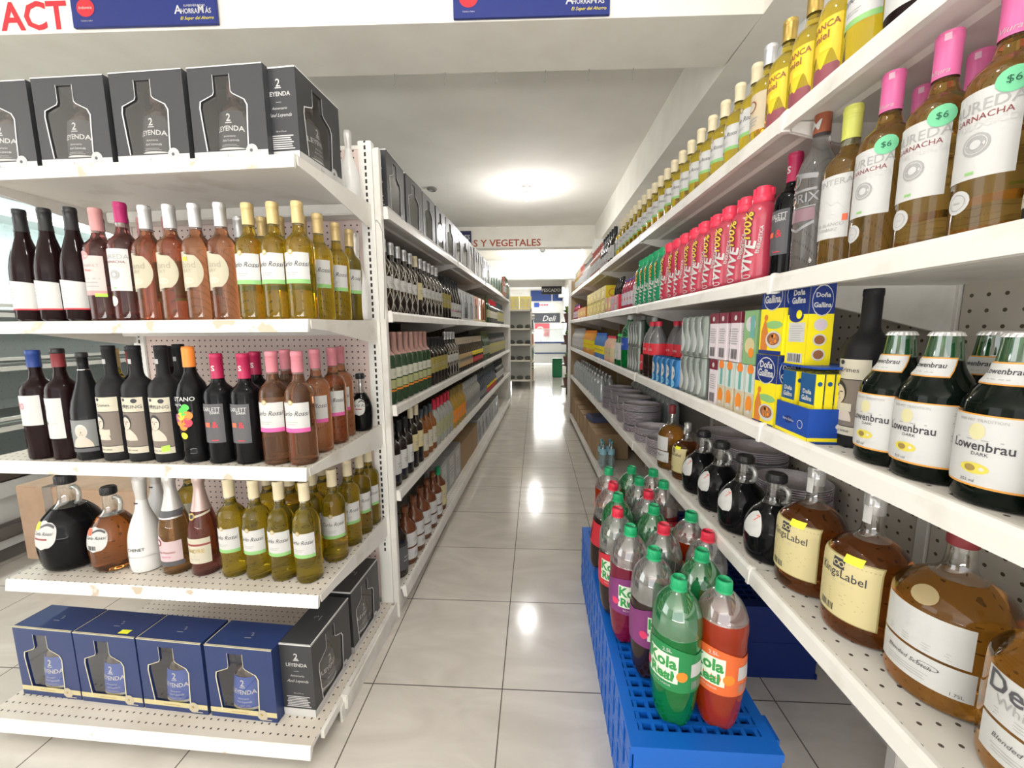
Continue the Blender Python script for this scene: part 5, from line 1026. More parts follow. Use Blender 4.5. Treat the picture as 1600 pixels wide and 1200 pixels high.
capput('sand', 2, -.37, -.30, 'silver-capped rose bottle in the second row of the second end cap shelf', None)
# third shelf
z3 = -.512
row = [('blue120', -.992, 'tall dark red wine bottle with blue capsule and pink number on its white label'), ('eight', -.898, 'red wine bottle with maroon capsule and large curly numeral on its white label'), ('sloped', -.808, 'slope-shouldered dark bottle with a black and white photo label low down'),
       ('crimes_a', -.706, 'matte black bottle with plain cream band over a sepia portrait label'), ('crimes_b', -.612, 'matte black bottle with dotted torn cream band and blurred sepia portrait, left of its twin'), ('crimes_c', -.515, 'matte black bottle with sepia portrait and green price sticker'),
       ('fruit', -.418, 'black bottle with orange capsule and colourful fruit on its label'), ('scarlett', -.322, 'black bottle with crimson capsule and charcoal label, beside the fruit-label bottle'), ('scarlett', -.228, 'black bottle with crimson capsule and charcoal label, beside the pink-capped rose bottles'),
       ('rossi_rose', -.130, 'pink-capped rose wine bottle, left of the front two, third end cap shelf'), ('rossi_rose', -.043, 'pink-capped rose wine bottle at the front right corner, third end cap shelf')]
for k, u, l in row: capput(k, 3, u, z3, l, None, jit(.05))
for i, (u, v) in enumerate(((-.062, -.385), (-.062, -.275), (-.155, -.41), (-.085, -.175))): capput('rossi_rose', 3, u, v, 'pink-capped rose wine bottle, %s behind the front pair, third end cap shelf' % od(i), 'pink-capped rose bottles behind the front pair', jit(.2) + .2)
capput('jug_mini', 3, -.050, -.085, 'small dark wine jug with white oval label by the upright, third end cap shelf', None, .2)
for k, u, v, l in (('eight', -.775, -.38, 'dark bottle with maroon capsule in the second row of the third end cap shelf'), ('rossi', -.875, -.36, 'white wine bottle half hidden behind the maroon-capped bottle, third end cap shelf'), ('pinot', -.655, -.36, 'black-capped bottle half hidden between the matte black bottles'), ('crimes_b', -.565, -.40, 'matte black portrait bottle hidden behind the two torn-band ones'), ('scarlett', -.275, -.40, 'silver-topped dark bottle standing behind the left crimson-capped bottle'), ('scarlett', -.165, -.38, 'crimson-capped dark bottle behind the left pink-capped rose bottle')): capput(k, 3, u, v, l, None, jit())
# fourth shelf
z4 = -.452
capput('jug_big', 4, -1.012, -.44, 'big round dark wine jug with ring handle and yellow dot on its white oval label', None, -.12)
capput('jug_amber', 4, -.838, -.445, 'smaller round amber wine jug with ring handle and red tag on its label', None, -.05)
capput('chenet', 4, -.708, z4, 'white coated crooked-neck sparkling bottle on the fourth end cap shelf')
capput('champagne', 4, -.588, z4, 'sparkling wine bottle with silver foil neck and pink label on the fourth end cap shelf'); capput('andre', 4, -.478, z4, 'sparkling wine bottle with rose foil neck and cream label on the fourth end cap shelf')
for i, u in enumerate((-.366, -.272, -.178, -.084)): capput('rossi4', 4, u, z4 - .004 * i, 'cream-capped white wine bottle, %s from left in front row, fourth end cap shelf' % od(i), 'cream-capped white wine bottles on the fourth end cap shelf', jit())
for i, (u, v) in enumerate(((-.058, -.335), (-.055, -.225), (-.052, -.13), (-.050, -.052))): capput('rossi4', 4, u, v, 'cream-capped white wine bottle on the right edge, %s from front, fourth end cap shelf' % od(i), 'cream-capped white wine bottles along the right edge', .35)
for i, (u, v) in enumerate(((-.31, -.34), (-.22, -.34), (-.14, -.33), (-.27, -.24), (-.16, -.225))): capput('rossi4', 4, u, v, 'cream-capped white wine bottle in the rear rows of the fourth end cap shelf, %s' % od(i), 'cream-capped white wine bottles in the rear rows', jit())
capput('oilish', 4, -.665, -.30, 'yellow wine bottle hidden behind the white crooked-neck one, fourth end cap shelf'); capput('chenet', 4, -.80, -.31, 'white coated bottle hidden behind the amber jug')
# base
for i, (u, v) in enumerate(((-.996, -.585), (-.752, -.593), (-.508, -.600), (-.258, -.607))):
    rz = -.03
    capput('box_blue', 0, u, v, 'blue gift box with bottle-shaped window, %s from the left, end cap base' % od(i), None, rz)
    capput('rum_blue', 0, u - .002, v + .040, 'dark rum bottle with blue label inside the %s blue gift box from the left' % od(i), None, rz, z=ZB + .004)
a = Art(flat_map(0)); a.bm.free(); a.bm = bmesh.new(); a.mp = lambda s, z, off: (s, z, 0); a.rect(-.018, -.009, .018, .009, L_ystk, 0, 1); o = a.done('price_sticker', None); o.location = WL(-.69, -.575, ZB + BOX_H + .0018); o.rotation_euler = (0, 0, A_L)
tag(o, 'small yellow price sticker lying on top of the second blue gift box', 'sticker')
capput('box_black', 0, -.022, -.462, 'black gift box turned sideways at the right end of the blue boxes', None, PI / 2 - .02); capput('rum_black', 0, -.064, -.468, 'rum bottle inside the sideways black gift box on the end cap base', None, PI / 2 - .02, z=ZB + .004)
capput('box_black', 0, -.022, -.195, 'black gift box turned sideways at the back right of the end cap base', None, PI / 2 - .02); capput('rum_black', 0, -.064, -.20, 'rum bottle inside the rear sideways black gift box on the end cap base', None, PI / 2 - .02, z=ZB + .004)

# ------------------------------------------------------------------ left aisle run: one row of goods per shelf, faces turned to the aisle
def run_left(shelf, z, segs, where, u=-.008):
    v = .075
    for key, n, step, desc, grp in segs:
        for i in range(n):
            d = '%s, %s' % (desc, where) if n == 1 else '%s, %s, %s' % (desc, near(i, n), where)
            put(key, WL(u, v + step / 2, z - .006), A_L + PI / 2 + jit(.04), d, grp + ', ' + where)
            v += step
T = 'left run '
run_left(1, SL[1], [('box_black', 9, .262, 'black gift box', 'black gift boxes'), ('box_silver', 3, .262, 'grey gift box', 'grey gift boxes'), ('box_green', 5, .262, 'green gift box', 'green gift boxes'), ('small_rose', 3, .085, 'red-capped bottle', 'red-capped bottles'), ('olive_tall', 5, .085, 'dark green bottle', 'dark green bottles')], T + 'top shelf', u=.035)
run_left(2, SL[2], [('net', 5, .088, 'dark bottle in pale wire netting', 'netted bottles by the upright'), ('dk_cream', 1, .088, 'cream-capped dark bottle between netted ones', 'cream-capped dark bottles'), ('net', 5, .084, 'dark bottle in wire netting beyond the cream-capped one', 'netted bottles farther on'), ('dk_yellow', 3, .084, 'dark bottle with mustard label', 'mustard-label bottles'), ('green_label', 4, .084, 'slope-shouldered bottle with white label', 'slope-shouldered bottles'), ('box_silver', 3, .245, 'grey gift box with silver window', 'grey gift boxes'), ('box_orange', 3, .25, 'orange gift box', 'orange gift boxes'), ('olive_tall', 2, .09, 'green bottle with sage label', 'green bottles'), ('dk_red', 8, .085, 'red-capped bottle with cream label', 'red-capped bottles'), ('far_yellow', 9, .09, 'dark bottle with khaki label', 'khaki-label bottles')], T + 'second shelf')
run_left(3, SL[3], [('pinkneck', 8, .081, 'bottle with long salmon neck foil', 'salmon-necked bottles'), ('dk_yellow', 5, .081, 'dark bottle with mustard label', 'mustard-label bottles'), ('net', 4, .085, 'dark bottle in wire netting', 'netted bottles'), ('beer_yellow', 8, .077, 'slope-shouldered bottle with tan and cream label', 'tan-label bottles'), ('beer_red', 8, .077, 'slope-shouldered bottle with red and yellow label', 'red-label bottles'), ('olive_tall', 6, .085, 'tall green bottle with sage label', 'tall green bottles'), ('far_yellow', 20, .087, 'dark bottle with khaki label', 'khaki-label bottles')], T + 'third shelf')
run_left(4, SL[4], [('dk_white', 3, .09, 'dark bottle with white label', 'white-label bottles'), ('dk_cream', 2, .09, 'dark bottle with pale label and cream cap', 'pale-label bottles'), ('cream_flat', 3, .09, 'amber flask bottle with cream label', 'amber flasks'), ('red_flat', 5, .09, 'clear flask bottle with red cap', 'red-capped flasks'), ('amber_flat', 5, .092, 'golden flask bottle with orange label', 'golden flasks'), ('clear_flat', 8, .09, 'clear flask bottle with grey label', 'clear flasks'), ('blue_plain', 5, .094, 'round-shouldered blue-grey bottle', 'blue-grey bottles'), ('blue_flat', 9, .094, 'blue-grey bottle with red and yellow label', 'blue-grey bottles with bright labels'), ('dk_white', 10, .09, 'dark wine bottle with white label far along', 'far white-label bottles')], T + 'fourth shelf')
run_left(0, .148, [('tall_dark', 1, .11, 'tall dark square bottle', 'dark bottles'), ('jug_aisle', 5, .128, 'large brown whisky bottle with two white labels', 'large whisky bottles'), ('yellow_label', 1, .125, 'whisky bottle with pale yellow label', 'whisky bottles'), ('clear_box', 3, .215, 'grey-white bottle box', 'bottle boxes'), ('cardboard', 3, .275, 'plain brown cardboard box', 'cardboard boxes'), ('box_silver', 7, .25, 'grey gift box', 'grey gift boxes')], T + 'base deck')

# ------------------------------------------------------------------ right run
def rput(key, shelf, u, v, label, group=None, rz=0., s=1., z=None):
    return put(key, WR(u, v, (SR[shelf] if z is None else z) - .0065), A_R - PI / 2 + rz, label, group, s=s)
R2 = 'right run second shelf'
rput('crimes_r', 2, .072, .560, 'matte black bottle cut off by the frame edge on the right run\'s second shelf', None, .1)
for i, v in enumerate((.657, .752, .852)): rput('laureda_r', 2, .072, v, 'hot pink capped rose bottle with green price dot, %s of three, %s' % (('nearest', 'middle', 'farthest')[i], R2), 'hot pink capped rose bottles', .12)
for i, (u, v) in enumerate(((.17, .80), (.17, .90), (.17, .70))): rput('laureda_r', 2, u, v, 'hot pink capped rose bottle behind the front ones, %s, %s' % (('middle one', 'far one', 'near one')[i], R2), 'hot pink capped rose bottles in the second row', 0)
rput('pontera', 2, .072, .944, 'white wine bottle with lime yellow cap and mountain drawing on its label', None, .1); rput('vodka', 2, .072, 1.036, 'clear spirits bottle with bronze neck seal and grey lettering', None, .1)
rput('scarlett_r', 2, .075, 1.130, 'black wine bottle with crimson capsule beside the red energy drinks', None, .15)
for i in range(9): rput('vive_red', 2, .052 + .004 * (i % 2), 1.222 + .0915 * i, '%s of the nine red energy drink bottles with red flip caps' % near(i, 9), 'red energy drink bottles', .22 + jit(.12))
for i in range(5): rput('vive_green', 2, .052, 2.05 + .0885 * i, '%s of the five green energy drink bottles with green flip caps' % near(i, 5), 'green energy drink bottles', .2 + jit(.1))
rput('clear_orange_cap', 2, .06, 2.50, 'cloudy bottle with orange cap beyond the green energy drinks'); rput('clear_orange_cap', 2, .15, 2.52, 'cloudy bottle with orange cap in the second row beyond the green energy drinks')
for i in range(8): rput('red_drink', 2, .06 + .08 * (i // 4), 2.60 + .075 * (i % 4), 'dark red drink bottle with violet cap, %s, beyond the cloudy bottle' % near(i, 8), 'violet-capped red drinks')
for k, v in enumerate((3.03,)):
    rput('red_pack', 2, .02, v, 'red cardboard carrier holding slim dark bottles on the ' + R2)
    for i in range(8): rput('malt', 2, .065 + .075 * (i // 4), v - .09 + .062 * (i % 4), 'slim dark bottle with black cap in the red carrier, %s' % near(i, 8), 'slim dark bottles in the red carrier', z=SR[2] + .004)
for i in range(2): rput('orange_pack', 2, .03, 3.25 + .14 * i, 'orange drink carton, %s, between red carrier and yellow cartons' % ('nearer' if i == 0 else 'farther'), 'orange drink cartons')
for i in range(5): rput('yellow_pack', 2, .03, 3.53 + .212 * i, 'yellow drink carton in the lower layer, %s' % near(i, 5), 'lower yellow drink cartons'); rput('yellow_pack', 2, .03, 3.53 + .212 * i, 'yellow drink carton in the upper layer, %s' % near(i, 5), 'upper yellow drink cartons', z=SR[2] + .117)
for i in range(5): rput('orange_pack', 2, .03, 4.66 + .14 * i, 'orange carton at the far end, %s, beyond the yellow ones' % near(i, 5), 'far orange cartons')
for i in range(6): rput('red_drink', 2, .06, 5.34 + .09 * i, 'dark red bottle at the far end of the second right shelf, %s' % near(i, 6), 'far dark red bottles')
# top shelf
rput('laureda_r', 1, .075, .70, 'rose bottle cut by the top of the picture on the right run\'s top shelf', None, .3); rput('blanco', 1, .075, .822, 'dark bottle with white and pale blue label near the top right corner', None, .25); rput('rossi_aisle', 1, .075, .925, 'white wine bottle with green-banded label beside the blue-labelled bottle', None, .2)
for i, v in enumerate((1.020, 1.110, 1.205)): rput('tequila', 1, .08, v, 'honey liqueur bottle with dripping yellow label, %s of three on the right run\'s top shelf' % (('nearest', 'middle', 'farthest')[i]), 'honey liqueur bottles', .1)
rput('pale_tan', 1, .085, 1.300, 'silver-capped golden bottle with tan label next to the honey liqueurs')
for i in range(19): rput('rossi_aisle', 1, .10, 1.395 + .1015 * i, '%s of nineteen cream-capped white wine bottles, right run top shelf' % near(i, 19), 'white wine row on the top right shelf', .15 + jit(.1))
v = 3.36
for key, n, step, desc in (('dk_white', 2, .09, 'dark bottle with white label'), ('green_label', 4, .09, 'green-black slope-shouldered bottle'), ('small_rose', 7, .088, 'pale red bottle with white label'), ('silver_small', 7, .088, 'frosted silver-capped flask'), ('small_rose', 4, .09, 'pale red bottle beyond the frosted flasks'), ('gold_far', 5, .09, 'golden bottle at the far end')):
    for i in range(n): rput(key, 1, .085, v, '%s, %s, right run top shelf' % (desc, near(i, n)), desc + ' group on the top right shelf', jit()); v += step
# third shelf
for i, v in enumerate((.575, .632, .712, .793)):
    pass
for i, v in enumerate((.500, .600, .706, .806)): rput('lowen', 3, .082, v - .02 * (i == 3), 'green-necked beer bottle with white label, %s of four in front, third right shelf' % near(i, 4), 'front beer bottles', .12 + jit(.05))
for i, v in enumerate((.60, .70)): rput('lowen', 3, .185, v + .03, 'beer bottle with green neck in the second row, %s' % ('nearer' if i == 0 else 'farther'), 'beer bottles in the second row')
rput('crimes_r', 3, .112, .895, 'tall matte black bottle with sepia portrait beside the beer bottles', None, .1)
r = empty('display_tray', 'blue and yellow display tray holding seasoning packets, corner by the black bottle', 'display box'); r.location = WR(.012, .965, SR[3] - .0065); r.rotation_euler = (0, 0, A_R - PI / 2 - .06)
TB = M('carton_tray_blue', (.015, .075, .40), .4); bm = bmesh.new(); w_, d_, h_ = .128, .135, .078
for q in ((-w_ / 2, w_ / 2, 0, .003, 0, h_), (-w_ / 2, w_ / 2, d_ - .003, d_, 0, h_ * 1.6), (-w_ / 2, -w_ / 2 + .003, .003, d_ - .003, 0, h_), (w_ / 2 - .003, w_ / 2, .003, d_ - .003, 0, h_), (-w_ / 2, w_ / 2, .003, d_ - .003, 0, .003)): box(bm, *q)
new_obj('tray', bm, TB, r)
a = Art(flat_map(0)); a.rect(-w_ / 2, .006, w_ / 2, .014, L_yellow, 0, 1); a.disc(-.01, .04, .014, DB, .0003, .009); a.text('Doña Gallina', .006, -.01, .038, L_white, .0006); a.ring(.036, .038, .010, .0015, L_white, .0003); a.done('front_print', part(r, 'tray'))
a = Art(lambda s, z, off: (w_ / 2 + .0006 + off, d_ / 2 + s, z)); a.rect(-d_ / 2, .006, d_ / 2, .014, L_yellow, 0, 1); a.disc(0, .04, .012, L_white, 0, .008); a.done('side_print', part(r, 'tray'))
for k in range(10): rput('sachet', 3, .022 + .0212 * (k % 5), .999 - .066 * (k // 5), 'blue and yellow seasoning packet in the display tray, %s in the %s row' % (od(k % 5), ('left', 'right')[k // 5]), 'seasoning packets in the display tray', -.06, z=SR[3] + .003)
rput('dona', 3, .014, 1.082, 'tall yellow and blue seasoning box with stew bowl picture beside the display tray', None, 0.)
rput('dona', 3, .016, 1.078, 'yellow and blue seasoning box with stew bowl on top of its twin', None, 0., z=SR[3] + .187)
bm = bmesh.new(); box(bm, -.066, .066, 0, .11, 0, .004); o = new_obj('cardboard_flap', bm, M('carton_tray_blue', (.015, .075, .40), .4)); o.location = WR(.018, .965, SR[3] + .158); o.rotation_euler = (0, 0, A_R - PI / 2); tag(o, 'thin blue cardboard sheet lying on top of the packets in the display tray', 'cardboard')
rput('dona_facts', 3, .024, .990, 'yellow and blue seasoning box with printed white panel, on the blue cardboard sheet', None, 0., z=SR[3] + .169)
# drinks cartons beyond
def pair(key, u, v, l, g=None, up=True, n=1):
    rput(key, 3, u, v, l + ', lower layer', g)
    if up: rput(key, 3, u, v, l + ', upper layer', g, z=SR[3] + .152)
rput('peach_carton', 3, .02, 1.165, 'white and orange juice carton next to the tall seasoning box, lower layer', None); rput('peach_carton', 3, .02, 1.222, 'second white and orange juice carton from the seasoning box, lower layer', None)
rput('maroon_carton', 3, .02, 1.395, 'maroon-topped juice carton with barcode, lower layer', None); rput('peach_carton', 3, .02, 1.283, 'third white and orange juice carton from the seasoning box, lower layer'); rput('peach_carton', 3, .02, 1.337, 'fourth white and orange juice carton from the seasoning box, lower layer')
rput('veg_carton', 3, .02, 1.18, 'green juice carton with fruit picture, upper layer', None, z=SR[3] + .152); rput('maroon_carton', 3, .02, 1.265, 'maroon-topped juice carton beside the green one, upper layer', None, z=SR[3] + .152)
rput('maroon_carton', 3, .02, 1.345, 'maroon-topped juice carton second from the green one, upper layer', None, z=SR[3] + .152); rput('maroon_carton', 3, .02, 1.41, 'maroon-topped juice carton third from the green one, upper layer', None, z=SR[3] + .152)
for i in range(4): v = 1.488 + .0565 * i; rput('slim_can', 3, .035, v, 'slim grey-green can in the lower layer, %s' % near(i, 4), 'slim cans, lower layer'); rput('slim_can', 3, .035, v, 'slim grey-green can in the upper layer, %s' % near(i, 4), 'slim cans, upper layer', z=SR[3] + .149)
for i in range(5): rput('blue_can', 3, .035, 1.735 + .068 * i, 'blue and white can beyond the slim cans, %s' % near(i, 5), 'blue and white cans')
for i in range(5): rput('cola_pet', 3, .125, 1.66 + .097 * i, 'dark cola bottle with red cap behind the cans, %s' % near(i, 5), 'red-capped cola bottles in the rear row')
rput('cola_pet', 3, .055, 2.10, 'front dark cola bottle with red cap right beyond the blue and white cans')
rput('cola_pet', 3, .055, 2.20, 'front dark cola bottle with red cap, second beyond the blue and white cans'); rput('malt', 3, .05, 2.30, 'slim dark bottle with black cap beside the cola bottles'); rput('grey_pet', 3, .13, 2.42, 'tall dark bottle with white cap rising behind the others')
for i in range(8): rput('slim_can', 3, .04, 2.38 + .058 * (i % 4), 'slim can in a two-layer pack beyond the cola bottles, %s, %s layer' % (near(i % 4, 4), ('lower', 'upper')[i // 4]), 'slim cans beyond the cola bottles', z=SR[3] + .149 * (i // 4))
rput('big_green_pet', 3, .06, 2.70, 'big green soda bottle with white cap and blue label'); rput('big_green_pet', 3, .17, 2.80, 'big green soda bottle in the second row behind its twin')
for i in range(4): rput('small_green_pet', 3, .04 + .07 * (i // 2), 2.85 + .075 * (i % 2), 'small green soda bottle with bright green cap, %s' % near(i, 4), 'small green soda bottles')
for i in range(3): rput('pink_jar', 3, .05, 3.12 + .10 * i, 'short peach bottle with red cap, %s' % near(i, 3), 'short peach bottles')
for i in range(6): rput('juice_blue_pet', 3, .045, 3.45 + .078 * i, 'blue drink bottle with yellow label, %s' % near(i, 6), 'blue drink bottles')
for i in range(9): rput('juice_orange_pet', 3, .045, 3.95 + .08 * i, 'orange juice bottle, %s' % near(i, 9), 'orange juice bottles')
for i in range(10): rput('grey_pet' if False else 'silver_small', 3, .05, 4.75 + .11 * i, 'frosted flask at the far end of the third right shelf, %s' % near(i, 10), 'far frosted flasks')
# fourth shelf
rput('dewar_front', 4, .150, .535, 'whisky bottle with grey lettering cut by the bottom right corner', None, .35)
rput('dewar', 4, .155, .705, 'large amber whisky bottle with gold seal and two white labels', None, .3)
rput('king', 4, .125, .850, 'large whisky bottle with butter-yellow label, nearer of the two big ones', None, .25); rput('king', 4, .115, 1.010, 'large whisky bottle with butter-yellow label, farther of the two big ones', None, .25)
for i, v in enumerate((1.135, 1.300, 1.460, 1.615)): rput('jug_dark', 4, .095, v, 'dark wine jug with teardrop label, %s of four on the fourth right shelf' % near(i, 4), 'dark wine jugs with teardrop labels', .25)
rput('king', 4, .092, 1.765, 'whisky bottle with butter-yellow label beyond the dark jugs', None, .2, s=.80); rput('whisky_small', 4, .072, 1.905, 'amber whisky bottle with red cap and two white labels beyond the dark jugs', None, .2)
for j, (u, v, n) in enumerate(((.14, 2.11, 2), (.15, 2.365, 2), (.13, 2.62, 4), (.14, 2.875, 4), (.15, 3.13, 4), (.14, 3.39, 4))):
    for i in range(n): rput('plates', 4, u + jit(.01), v + jit(.012), 'wrapped foam plates, %s from the bottom, %s pile along the fourth right shelf' % (od(i), near(j, 6)), '%s pile of wrapped plates' % near(j, 6), jit(.8), z=SR[4] + .046 * i)
for j, v in enumerate((1.40, 1.64, 1.88)):
    for i in range(4 - (j == 0)): rput('plates', 4, .315, v, 'wrapped foam plates, %s from the bottom of the %s pile against the back panel' % (od(i), near(j, 3)), 'piles of wrapped plates behind the dark jugs', jit(.6), z=SR[4] + .046 * i)
for i in range(36): rput('clear_jar', 4, (.06 + .09 * (i % 2)) if i >= 12 else .33, (3.68 + .088 * (i - 12)) if i >= 12 else 2.62 + .088 * i, 'clear empty glass bottle at the far end of the fourth right shelf, %s' % near(i, 36), 'clear glass bottles')
# base deck of the right run
for i in range(4): rput('water_pet', 4, .06 + .075 * (i % 2), 3.54 + .085 * (i // 2), 'clear water bottle with aqua cap on the right base deck, %s' % near(i, 4), 'water bottles on the base deck', z=.137)
if True:
    for i in range(0): pass
for i, v in enumerate((3.88, 4.17, 4.48, 4.80, 5.12, 5.44, 5.75)): rput('cardboard', 4, .03, v, 'brown cardboard box under the clear bottles, %s, on the right base deck' % near(i, 7), 'cardboard boxes on the right base deck', jit(.04), z=.137)
bm = bmesh.new(); box(bm, -.10, .10, -.12, .12, 0, .06, 0, .004); o = new_obj('folded_carton', bm, M('carton_slate_blue', (.10, .12, .24), .5)); o.location = WR(.15, 4.33, .375); o.rotation_euler = (0, 0, .2); tag(o, 'flat dark blue carton lying on the cardboard boxes', 'carton')

# ------------------------------------------------------------------ pallets and the soda bottles
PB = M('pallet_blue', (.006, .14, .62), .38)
def pallet(loc, rz, L, W, label, PB=PB, layers=2):
    r = empty('plastic_pallet', label, 'pallet'); r.location = loc; r.rotation_euler = (0, 0, rz); H = .15
    for k in range(layers):
        z = k * H; bm = bmesh.new()
        # slatted top
        ny, nx = int(L / .034), int(W / .034)
        for i in range(1, ny): y = i * (L - .012) / ny; box(bm, .002, W - .002, y, y + .012, z + H - .018, z + H - .002)
        for i in range(1, nx): x = i * (W - .010) / nx; box(bm, x, x + .010, .002, L - .002, z + H - .019, z + H - .003)
        for q in ((0, .03, 0, L), (W - .03, W, 0, L), (.03, W - .03, 0, .045), (.03, W - .03, L - .045, L)): box(bm, q[0], q[1], q[2], q[3], z + H - .022, z + H, 0)
        new_obj('deck', bm, PB, r)
        bm = bmesh.new()
        for x in (0, W - .006):
            n = int(L / .072)
            for i in range(n): y = (i + .5) * L / n; s_ = .024 if i % 2 else -.0; box(bm, x, x + .006, y - .029, y + .027, z + .018 + s_ * .3, z + H - .020); box(bm, x - .002, x + .002, y - .031, y - .026, z + .004, z + H - .014)
            box(bm, x, x + .008, 0, L, z, z + .020); box(bm, x - .001, x + .007, 0, L, z + .072, z + .082)
        for y in (0, L - .006):
            yy = y + (.001 if y == 0 else -.001); box(bm, .008, W - .008, yy, yy + .006, z, z + H - .021)
        new_obj('side_wall', bm, PB, r)
        bm = bmesh.new()
        for x in (W * .04, W * .46, W * .90):
            for y in (L * .05, L * .48, L * .90): box(bm, x, x + .06, y, y + .07, z + .004, z + H - .022)
        new_obj('feet', bm, PB, r)
    return r
pallet((.243, .915, 0), -.006, 1.16, .375, 'bright blue plastic pallet in the aisle carrying the soda bottles')
pallet((.665, 1.47, 0), .0, .82, .42, 'blue plastic pallet with shade in its colour under the right hand shelves', M('pallet_blue_shaded', (.004, .022, .16), .4))  # darker copy of the pallet blue, shelf shade put into the colour
ZP = .3005
sod = [('soda_orange', .490, 1.006, 'orange soda bottle at the front right corner of the pallet', 0), ('soda_green', .376, 1.010, 'lime green soda bottle at the front of the pallet, left of the orange one', 0), ('soda_green', .490, 1.148, 'green soda bottle directly behind the front orange one', .3), ('soda_dark', .352, 1.150, 'dark soda bottle with green cap behind the front green one', .2),
       ('soda_grape', .315, 1.290, 'purple-red soda bottle with green cap near the left pallet edge', .15), ('soda_cola', .300, 1.425, 'dark cola bottle with red cap at the left pallet edge', 0), ('soda_cola', .428, 1.305, 'dark cola bottle with red cap in the middle of the pallet', .4), ('soda_cola', .553, 1.262, 'dark cola bottle with red cap on the right, closest to the shelf', .6),
       ('soda_green', .437, 1.452, 'green soda bottle behind the middle red-capped cola', .3), ('soda_orange', .552, 1.400, 'orange soda bottle beside the shelf edge, mid pallet', .2), ('soda_green', .328, 1.557, 'green soda bottle behind the red-capped cola at the left edge', .1), ('soda_cola', .455, 1.590, 'red-capped cola bottle in the rear middle of the pallet', .2),
       ('soda_red', .548, 1.700, 'red soda bottle with green cap at the rear right of the pallet', 0), ('soda_orange', .545, 1.845, 'orange soda bottle with green cap in the last row by the shelf', 0), ('soda_dark', .455, 1.735, 'clear and dark soda bottle with green cap in the last rows', 0), ('soda_green', .455, 1.880, 'green soda bottle in the last row, middle', 0), ('soda_orange', .345, 1.860, 'orange soda bottle at the far left corner of the pallet', .1)]
for k, x, y, l, rz in sod: put(k, (x, y, ZP), rz, l)
put('soda_cola', (.292, 1.700, ZP + .008), 2.2, 'red-capped cola bottle leaning over at the left edge of the pallet', tilt=(.02, -.13))

# ------------------------------------------------------------------ beyond the end cap, on the left: open cooler and taped box
ck = empty('display_cooler', 'long white open display cooler with pale lit perforated interior at the far left', 'cooler'); ck.location = (-3.15, 1.2, 0); ck.rotation_euler = (0, 0, .0)
CW = M('cooler_white', (.72, .74, .74), .35); CG = M('cooler_grey', (.30, .32, .30), .45); CC = holes_mat('cooler_interior', (.70, .78, .77), (.60, .68, .68), (1, 2), (.06, .06), .006, rough=.5); SR_ = M('cooler_rail', (.90, .92, .88), .25)
bm = bmesh.new(); extrude_y(bm, [(0, .08), (.0, .46), (.06, .50), (.06, .40), (-.75, .40), (-.75, .08)][::-1], 0, 5.2); bmesh.ops.recalc_face_normals(bm, faces=bm.faces); new_obj('tank', bm, CW, ck)
bm = bmesh.new(); box(bm, -.80, -.76, 0, 5.2, 0, 2.35); new_obj('back_wall', bm, CC, ck)
bm = bmesh.new(); box(bm, .0, .05, 0, 5.2, .14, .24, 0, .02); box(bm, -.70, -.02, .1, 5.1, 0, .08); new_obj('bumper', bm, M('cooler_bumper', (.16, .15, .14), .5), ck)
bm = bmesh.new(); box(bm, -.02, .07, 0, 5.2, .49, .56, 0, .01); new_obj('front_trim', bm, M('cooler_trim_dark', (.10, .085, .07), .4), ck)
bm = bmesh.new(); box(bm, -.78, .0, 0, 5.2, 2.15, 2.38, 0, .02); new_obj('canopy', bm, CW, ck)
for k, (x, z) in enumerate(((-.10, .80), (-.20, 1.16), (-.28, 1.50))):
    bm = bmesh.new(); box(bm, -.76, x, .02, 5.18, z - .012, z); new_obj('shelf', bm, CG, ck); bm = bmesh.new(); box(bm, x, x + .02, .02, 5.18, z - .048, z - .018); box(bm, x, x + .02, .02, 5.18, z + .018, z + .038); new_obj('shelf_rail', bm, SR_, ck)
bm = bmesh.new(); box(bm, -.76, 0, -.03, 0, .08, 2.38); new_obj('end_wall', bm, CW, ck)
bm = bmesh.new(); tube(bm, [(-.3, .1, 2.13), (-.3, 5.1, 2.13)], .018, 8); new_obj('tube_lamp', bm, M('tube_glow', (1, 1, 1), .3, emit=(.85, 1, .98), es=9), ck)
area('cooler_fill_light', (-3.42, 3.8, 2.10), (0, 0, 0), .08, 4.8, 22, (.88, 1, .98))  # added area light along the tube to lighten the cooler interior
rx = empty('taped_cardboard_box', 'large tan cardboard box sealed with clear tape on the floor behind the end cap', 'cardboard box'); rx.location = (-2.86, 2.02, 0); rx.rotation_euler = (0, 0, -.06)
CB = noise_col(M('cardboard_tan', (.56, .38, .27), .75), (.58, .40, .29), (.50, .34, .23), 6, 4)
bm = bmesh.new(); box(bm, -.06, .82, 0, .62, .06, .50, 0, .006); new_obj('carton', bm, CB, rx); bm = bmesh.new(); box(bm, .0, .76, .03, .60, 0, .06, 0, .004); new_obj('lower_flap', bm, CB, rx)
bm = bmesh.new(); box(bm, -.062, .822, .27, .34, .30, .5015); box(bm, .12, .18, -.0025, .1, .20, .5015); new_obj('packing_tape', bm, clear_thin('tape_clear', (.9, .86, .78), .6, .1, .12), rx)
bm = bmesh.new(); box(bm, .10, .24, -.004, -.0005, .0, .12); new_obj('shipping_label', bm, L_white, rx)

